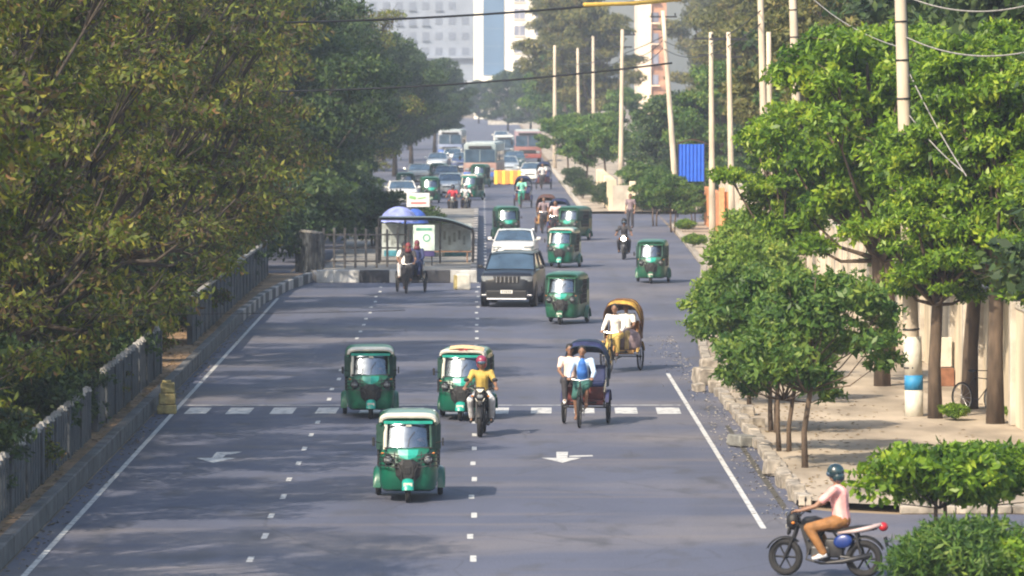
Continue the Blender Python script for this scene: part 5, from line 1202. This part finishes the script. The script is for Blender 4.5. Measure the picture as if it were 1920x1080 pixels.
RK4 = dup(RK1, (0,0,0), 0, 'distant cycle rickshaw with dark hood in the middle of the far lanes'); at(RK4, 980, 391, R(-5), dy=1.12)
on_rick(RK4, 'distant rickshaw puller in a mint green shirt', PEDAL, C_TEAL, mat('green_cloth', (.03,.22,.16), .8), lungi=True, shoes=M_SKIN)
RK5 = dup(RK1, (0,0,0), 0, 'cycle rickshaw with dark hood squeezed beside the sideways dark three wheeler'); at(RK5, 1046, 447, R(-12), dy=1.12)
on_rick(RK5, 'puller in a pale pink shirt on the rickshaw beside the sideways three wheeler', PEDAL, mat('pale_pink_shirt', (.6,.42,.42), .8), C_DARK, lungi=True, shoes=M_SKIN)
RK6 = dup(RK2, (0,0,0), 0, 'cycle rickshaw with a brown hood at the left of the far cluster', swap={'yellow_hood': mat('brown_hood', (.09,.04,.035), .7)}); at(RK6, 1023, 438, R(-8), dy=1.12)
on_rick(RK6, 'puller in brown on the brown hooded rickshaw of the far cluster', PEDAL, C_MAUVE, C_DARK, lungi=True, shoes=M_SKIN)
RK7 = dup(RK1, (0,0,0), 0, 'dark cycle rickshaw in front of the far white car'); at(RK7, 1019, 356, R(-6), dy=1.12)
on_rick(RK7, 'puller in a grey shirt on the rickshaw before the far white car', PEDAL, C_GREYW, C_DARK, lungi=True, shoes=M_SKIN)

# ================================================================== shelter, umbrella, boards, bicycle, stones
p = G(800, 508); bz = .4
root = empty('street_shelter', (-4.0,197.5,bz), 0, 'open shelter with a curved grey roof frame and glass poster panels on the traffic island', 'shelter')
sx = 3.6
def rp(t): 
    x_ = t*sx; return (x_, 0, 1.72 if t < .55 else 1.72-.42*((t-.55)/.45)**1.8)
for yy in (0, 1.6):
    b = MB(); b.tube([(rp(i/20)[0], yy, rp(i/20)[2]) for i in range(21)]+[(sx+.04,yy,1.1),(sx+.02,yy,0)], .055, 8); b.tube([(0,yy,0),(0,yy,1.72)], .05, 8); b.tube([(1.0,yy,0),(1.0,yy,1.7)], .035, 6); b.tube([(2.35,yy,0),(2.35,yy,1.7)], .035, 6); b.build('frame', M_DSTEEL, root)
b = MB(); b.grid([[(rp(i/20)[0], yy, rp(i/20)[2]+.06) for i in range(21)] for yy in (-.15,1.75)]); b.build('roof', mat('smoky_roof_sheet', (.07,.09,.09), .4, var=.3), root, smooth=60)
M_PAN = mat('pale_panel', (.42,.47,.48), .35, var=.3, scale=2.5)
for x0, x1, nm, m_ in ((1.05,2.3,'glass_panel',M_PAN),(2.4,3.55,'glass_panel',M_PAN),(.08,.95,'glass_panel',M_PAN)):
    b = MB(); b.box(((x0+x1)/2,1.58,.85), (x1-x0,.04,1.3)); pn = b.build(nm, m_, root)
    b = MB(); b.box(((x0+x1)/2,1.54,.34), ((x1-x0)*.8,.03,.22)); b.build('blue_strip', mat('teal_strip', (.05,.22,.30), .5, var=.3), pn)
    b = MB(); 
    for i in range(5): b.box((x0+.12+i*(x1-x0-.2)/5,1.545,.95+.12*math.sin(i*2+x0)), (.1,.02,.35))
    b.build('scrawled_marks', mat('grey_marks', (.25,.28,.28), .6, var=.3), pn)
b = MB(); b.box((2.2,1.2,.42), (2.8,.35,.06), bev=.01); b.box((1.0,1.2,.2), (.06,.3,.4)); b.box((3.4,1.2,.2), (.06,.3,.4)); b.build('bench', mat('bench_brown', (.20,.12,.08), .8), root)
root = empty('poster_stand', A(795,508,195.5), 0, 'white poster with a green emblem over a dark purple band, leaning before the shelter', 'poster'); root.location.z = bz
b = MB(); b.box((0,0,1.05), (.82,.05,.98), bev=.01, seg=1); po = b.build('poster', mat('pale_green_poster', (.62,.74,.66), .6, var=.08, scale=3), root)
b = MB(); b.lathe([(.15,-.03),(.15,-.036),(.10,-.036),(.10,-.03),(.15,-.03)], c=(.1,0,1.05), axis='Y', n=20); b.box((0,-.03,1.38), (.6,.01,.10)); b.build('emblem', mat('emblem_green', (.10,.32,.24), .6), po)
b = MB(); b.box((0,0,.45), (.80,.06,.20)); b.build('lower_band', mat('purple_band', (.06,.045,.16), .6), root)
b = MB(); b.box((-.3,.06,.6), (.05,.05,1.2)); b.box((.3,.06,.6), (.05,.05,1.2)); b.build('legs', M_DSTEEL, root)
def text(body, size, loc, m, parent, name='lettering'):
    c = bpy.data.curves.new(name, 'FONT'); c.body = body; c.size = size; c.align_x = 'CENTER'; c.align_y = 'CENTER'; c.extrude = .004
    o = bpy.data.objects.new(name, c); COL.objects.link(o); dg = bpy.context.evaluated_depsgraph_get(); me = bpy.data.meshes.new_from_object(o.evaluated_get(dg)); bpy.data.objects.remove(o)
    o = bpy.data.objects.new(name, me); COL.objects.link(o); me.materials.append(m); o.parent = parent; o.location = loc; o.rotation_euler = (math.pi/2,0,0); return o
q = A(784,375,205); root = empty('sign_board', (q.x,q.y,.4), 0, 'white rectangular board with green and red scribbles above the shelter roof', 'sign')
hz = q.z-.4
b = MB(); b.box((0,0,hz), (.92,.05,.56), bev=.01, seg=1); bo = b.build('board', M_CARW, root)
b = MB(); b.tube([(-.25,.05,0),(-.25,.05,hz)], .025, 6); b.tube([(.25,.05,0),(.25,.05,hz)], .025, 6); b.build('posts', M_DSTEEL, root)
b = MB(); b.box((-.22,-.03,hz+.10), (.28,.01,.12), (0,R(12),0)); b.box((.15,-.03,hz+.08), (.34,.01,.05), (0,R(-8),0)); b.build('green_marks', mat('board_green', (.20,.40,.16), .6), bo)
b = MB(); b.box((.02,-.03,hz-.12), (.62,.01,.07)); b.build('red_marks', mat('board_red', (.55,.14,.13), .6), bo)
def umbrella(px, py, D, r_, label, m_, h_=1.9, z0=.4):
    q = A(px, py, D); root = empty('umbrella', (q.x, D, z0), 0, label, 'umbrella'); zt = q.z-z0
    b = MB(); b.sm = False; n_ = 16; rows = []
    for k in range(6):
        t = k/5; rows.append([(r_*math.sin(t*1.35)/math.sin(1.35)*math.cos(2*math.pi*i/n_)*(1 if i%2==0 or k==0 else .97), r_*math.sin(t*1.35)/math.sin(1.35)*math.sin(2*math.pi*i/n_), zt-.62*(1-math.cos(t*1.35))/(1-math.cos(1.35))-(0 if i%2==0 else -.03*t)) for i in range(n_)])
    b.grid(rows, True, False); c = b.build('canopy', m_, root)
    b = MB()
    for i in range(8): b.tube([(0,0,zt-.3),(r_*.9*math.cos(math.pi*i/4),r_*.9*math.sin(math.pi*i/4),zt-.6)], .008, 4)
    b.build('ribs', M_DSTEEL, c)
    b = MB(); b.tube([(0,0,0),(0,0,zt+.05)], .022, 6); b.build('pole', M_DSTEEL, root); return root
umbrella(748, 387, 201, .78, 'large pale blue umbrella opened on the traffic island', mat('pale_blue_umbrella', (.20,.24,.52), .7, var=.35, scale=2.5))
umbrella(778, 391, 203.5, .55, 'smaller dark blue umbrella behind the pale blue one', mat('dark_blue_umbrella', (.03,.08,.34), .7, var=.3, scale=3))
# small pale tents / tarps at the left jam
# bicycle against the near wall
root = empty('bicycle', (11.05,113.9,.14), R(38), 'old bicycle leaning against the cream wall at the right edge', 'bicycle')
wheel('wheel', (0,-.52,.34), .34, .04, root, rr=.9, spokes=14); wheel('wheel', (0,.52,.34), .34, .04, root, rr=.9, spokes=14)
b = MB(); b.tube([(0,-.52,.34),(0,-.40,.80),(0,-.37,.95)], .014, 6); b.tube([(0,-.40,.78),(0,.15,.80),(0,0,.30),(0,-.40,.70)], .014, 6); b.tube([(0,.15,.80),(0,.52,.34),(0,0,.30)], .010, 6); b.tube([(0,.15,.80),(0,.17,.92)], .013, 6); b.build('frame', M_DSTEEL, root)
b = MB(); b.sm = True; b.ball((0,.18,.94), (.08,.13,.035), 10); b.build('saddle', M_BLACK, root)
b = MB(); b.tube([(-.26,-.25,.98),(-.2,-.38,.98),(.2,-.38,.98),(.26,-.25,.98)], .012, 6); b.build('handlebar', M_DSTEEL, root)
root = empty('wooden_box', A(1768,722,124), .2, 'brown box with a cream board standing on it by the cream wall', 'box'); root.location.z = .14
b = MB(); b.box((0,0,.22), (.46,.4,.44), bev=.01, seg=1); b.build('box', mat('brown_box', (.20,.09,.05), .8, var=.3), root)
b = MB(); b.box((.0,.0,.82), (.42,.1,.72), bev=.01, seg=1); b.build('board', M_CREAM, root)
rr = random.Random(5)
def rock(px, py, sx_, sy_, sz_, m_, label, rz=0, name='kerb_stone', D=None):
    p = G(px, py) if D is None else A(px, py, D)
    b = MB(); b.box((0,0,sz_/2), (sx_,sy_,sz_), (rr.uniform(-.12,.12),rr.uniform(-.12,.12),0), bev=min(sx_,sz_)*.16, seg=2)
    o = b.build(name, m_); 
    for v in o.data.vertices: v.co += Vector((rr.uniform(-1,1),rr.uniform(-1,1),rr.uniform(-1,1)))*min(sx_,sz_)*.06
    o.location = (p.x,p.y,.01); o.rotation_euler = (0,0,rz); return tag(o, label, 'stone', 'loose kerb stones on the right')
rock(1391,838,.42,.55,.24, mat('dark_grey_stone', (.16,.16,.15), .9, var=.3), 'dark grey flat stone lying in the gutter beside the right edge line', .5)
for px, py, a, b_, c, rz in ((1322,722,.5,.7,.42,.3),(1350,735,.45,.9,.36,-.2),(1335,705,.55,.6,.45,.1),(1365,718,.4,.6,.4,.7),(1382,745,.4,.7,.35,.2),(1310,735,.25,.3,.2,.4),(1400,790,.3,.5,.35,.1),(1412,812,.35,.5,.32,.4)):
    rock(px, py, a, b_, c, M_KSTONE, 'pale broken kerb stone in the rubble heap behind the end of the right edge line', rz)
for px, py, lb in ((1494,940,'upright pale kerb stub at the pavement corner nearest the turning motorcycle'), (1470,915,'pale kerb stub second from the pavement corner'), (1446,893,'pale kerb stub with a dark gap beside it')):
    rock(px, py, .26, .45, .3, M_KSTONE, lb, .15)
# gutter grime strip beside the kerb, a real shallow channel of darker mud
sheet('gutter', mat('gutter_mud', (.055,.05,.04), .95, var=.4, scale=3), [[(5.30,90),(5.42,91),(5.40,112),(5.30,112)]], .0075)
# pedestrians on the far right pavement and beside the jam
PED = [(1182,428,C_MAUVE,C_DARK,'pedestrian in dull brown beyond the lit motorcycle')]
for px, py, s_, t_, lb in PED:
    p = G(px, py); person((p.x,p.y,.0), rt.uniform(-.5,.5), lb, STAND, s_, t_)

# ================================================================== the air
b = MB(); b.box((0,700,22), (1400,1520,46.5)); hz = b.build('haze', [])
hm = bpy.data.materials.new('haze_air'); hm.use_nodes = True; t = hm.node_tree; t.nodes.remove(t.nodes['Principled BSDF'])
pv = t.nodes.new('ShaderNodeVolumePrincipled'); pv.inputs['Color'].default_value = (.72,.82,1.0,1); pv.inputs['Density'].default_value = HAZE; pv.inputs['Anisotropy'].default_value = .3
t.links.new(pv.outputs[0], t.nodes['Material Output'].inputs['Volume']); hz.data.materials.append(hm); tag(hz, kind='stuff')
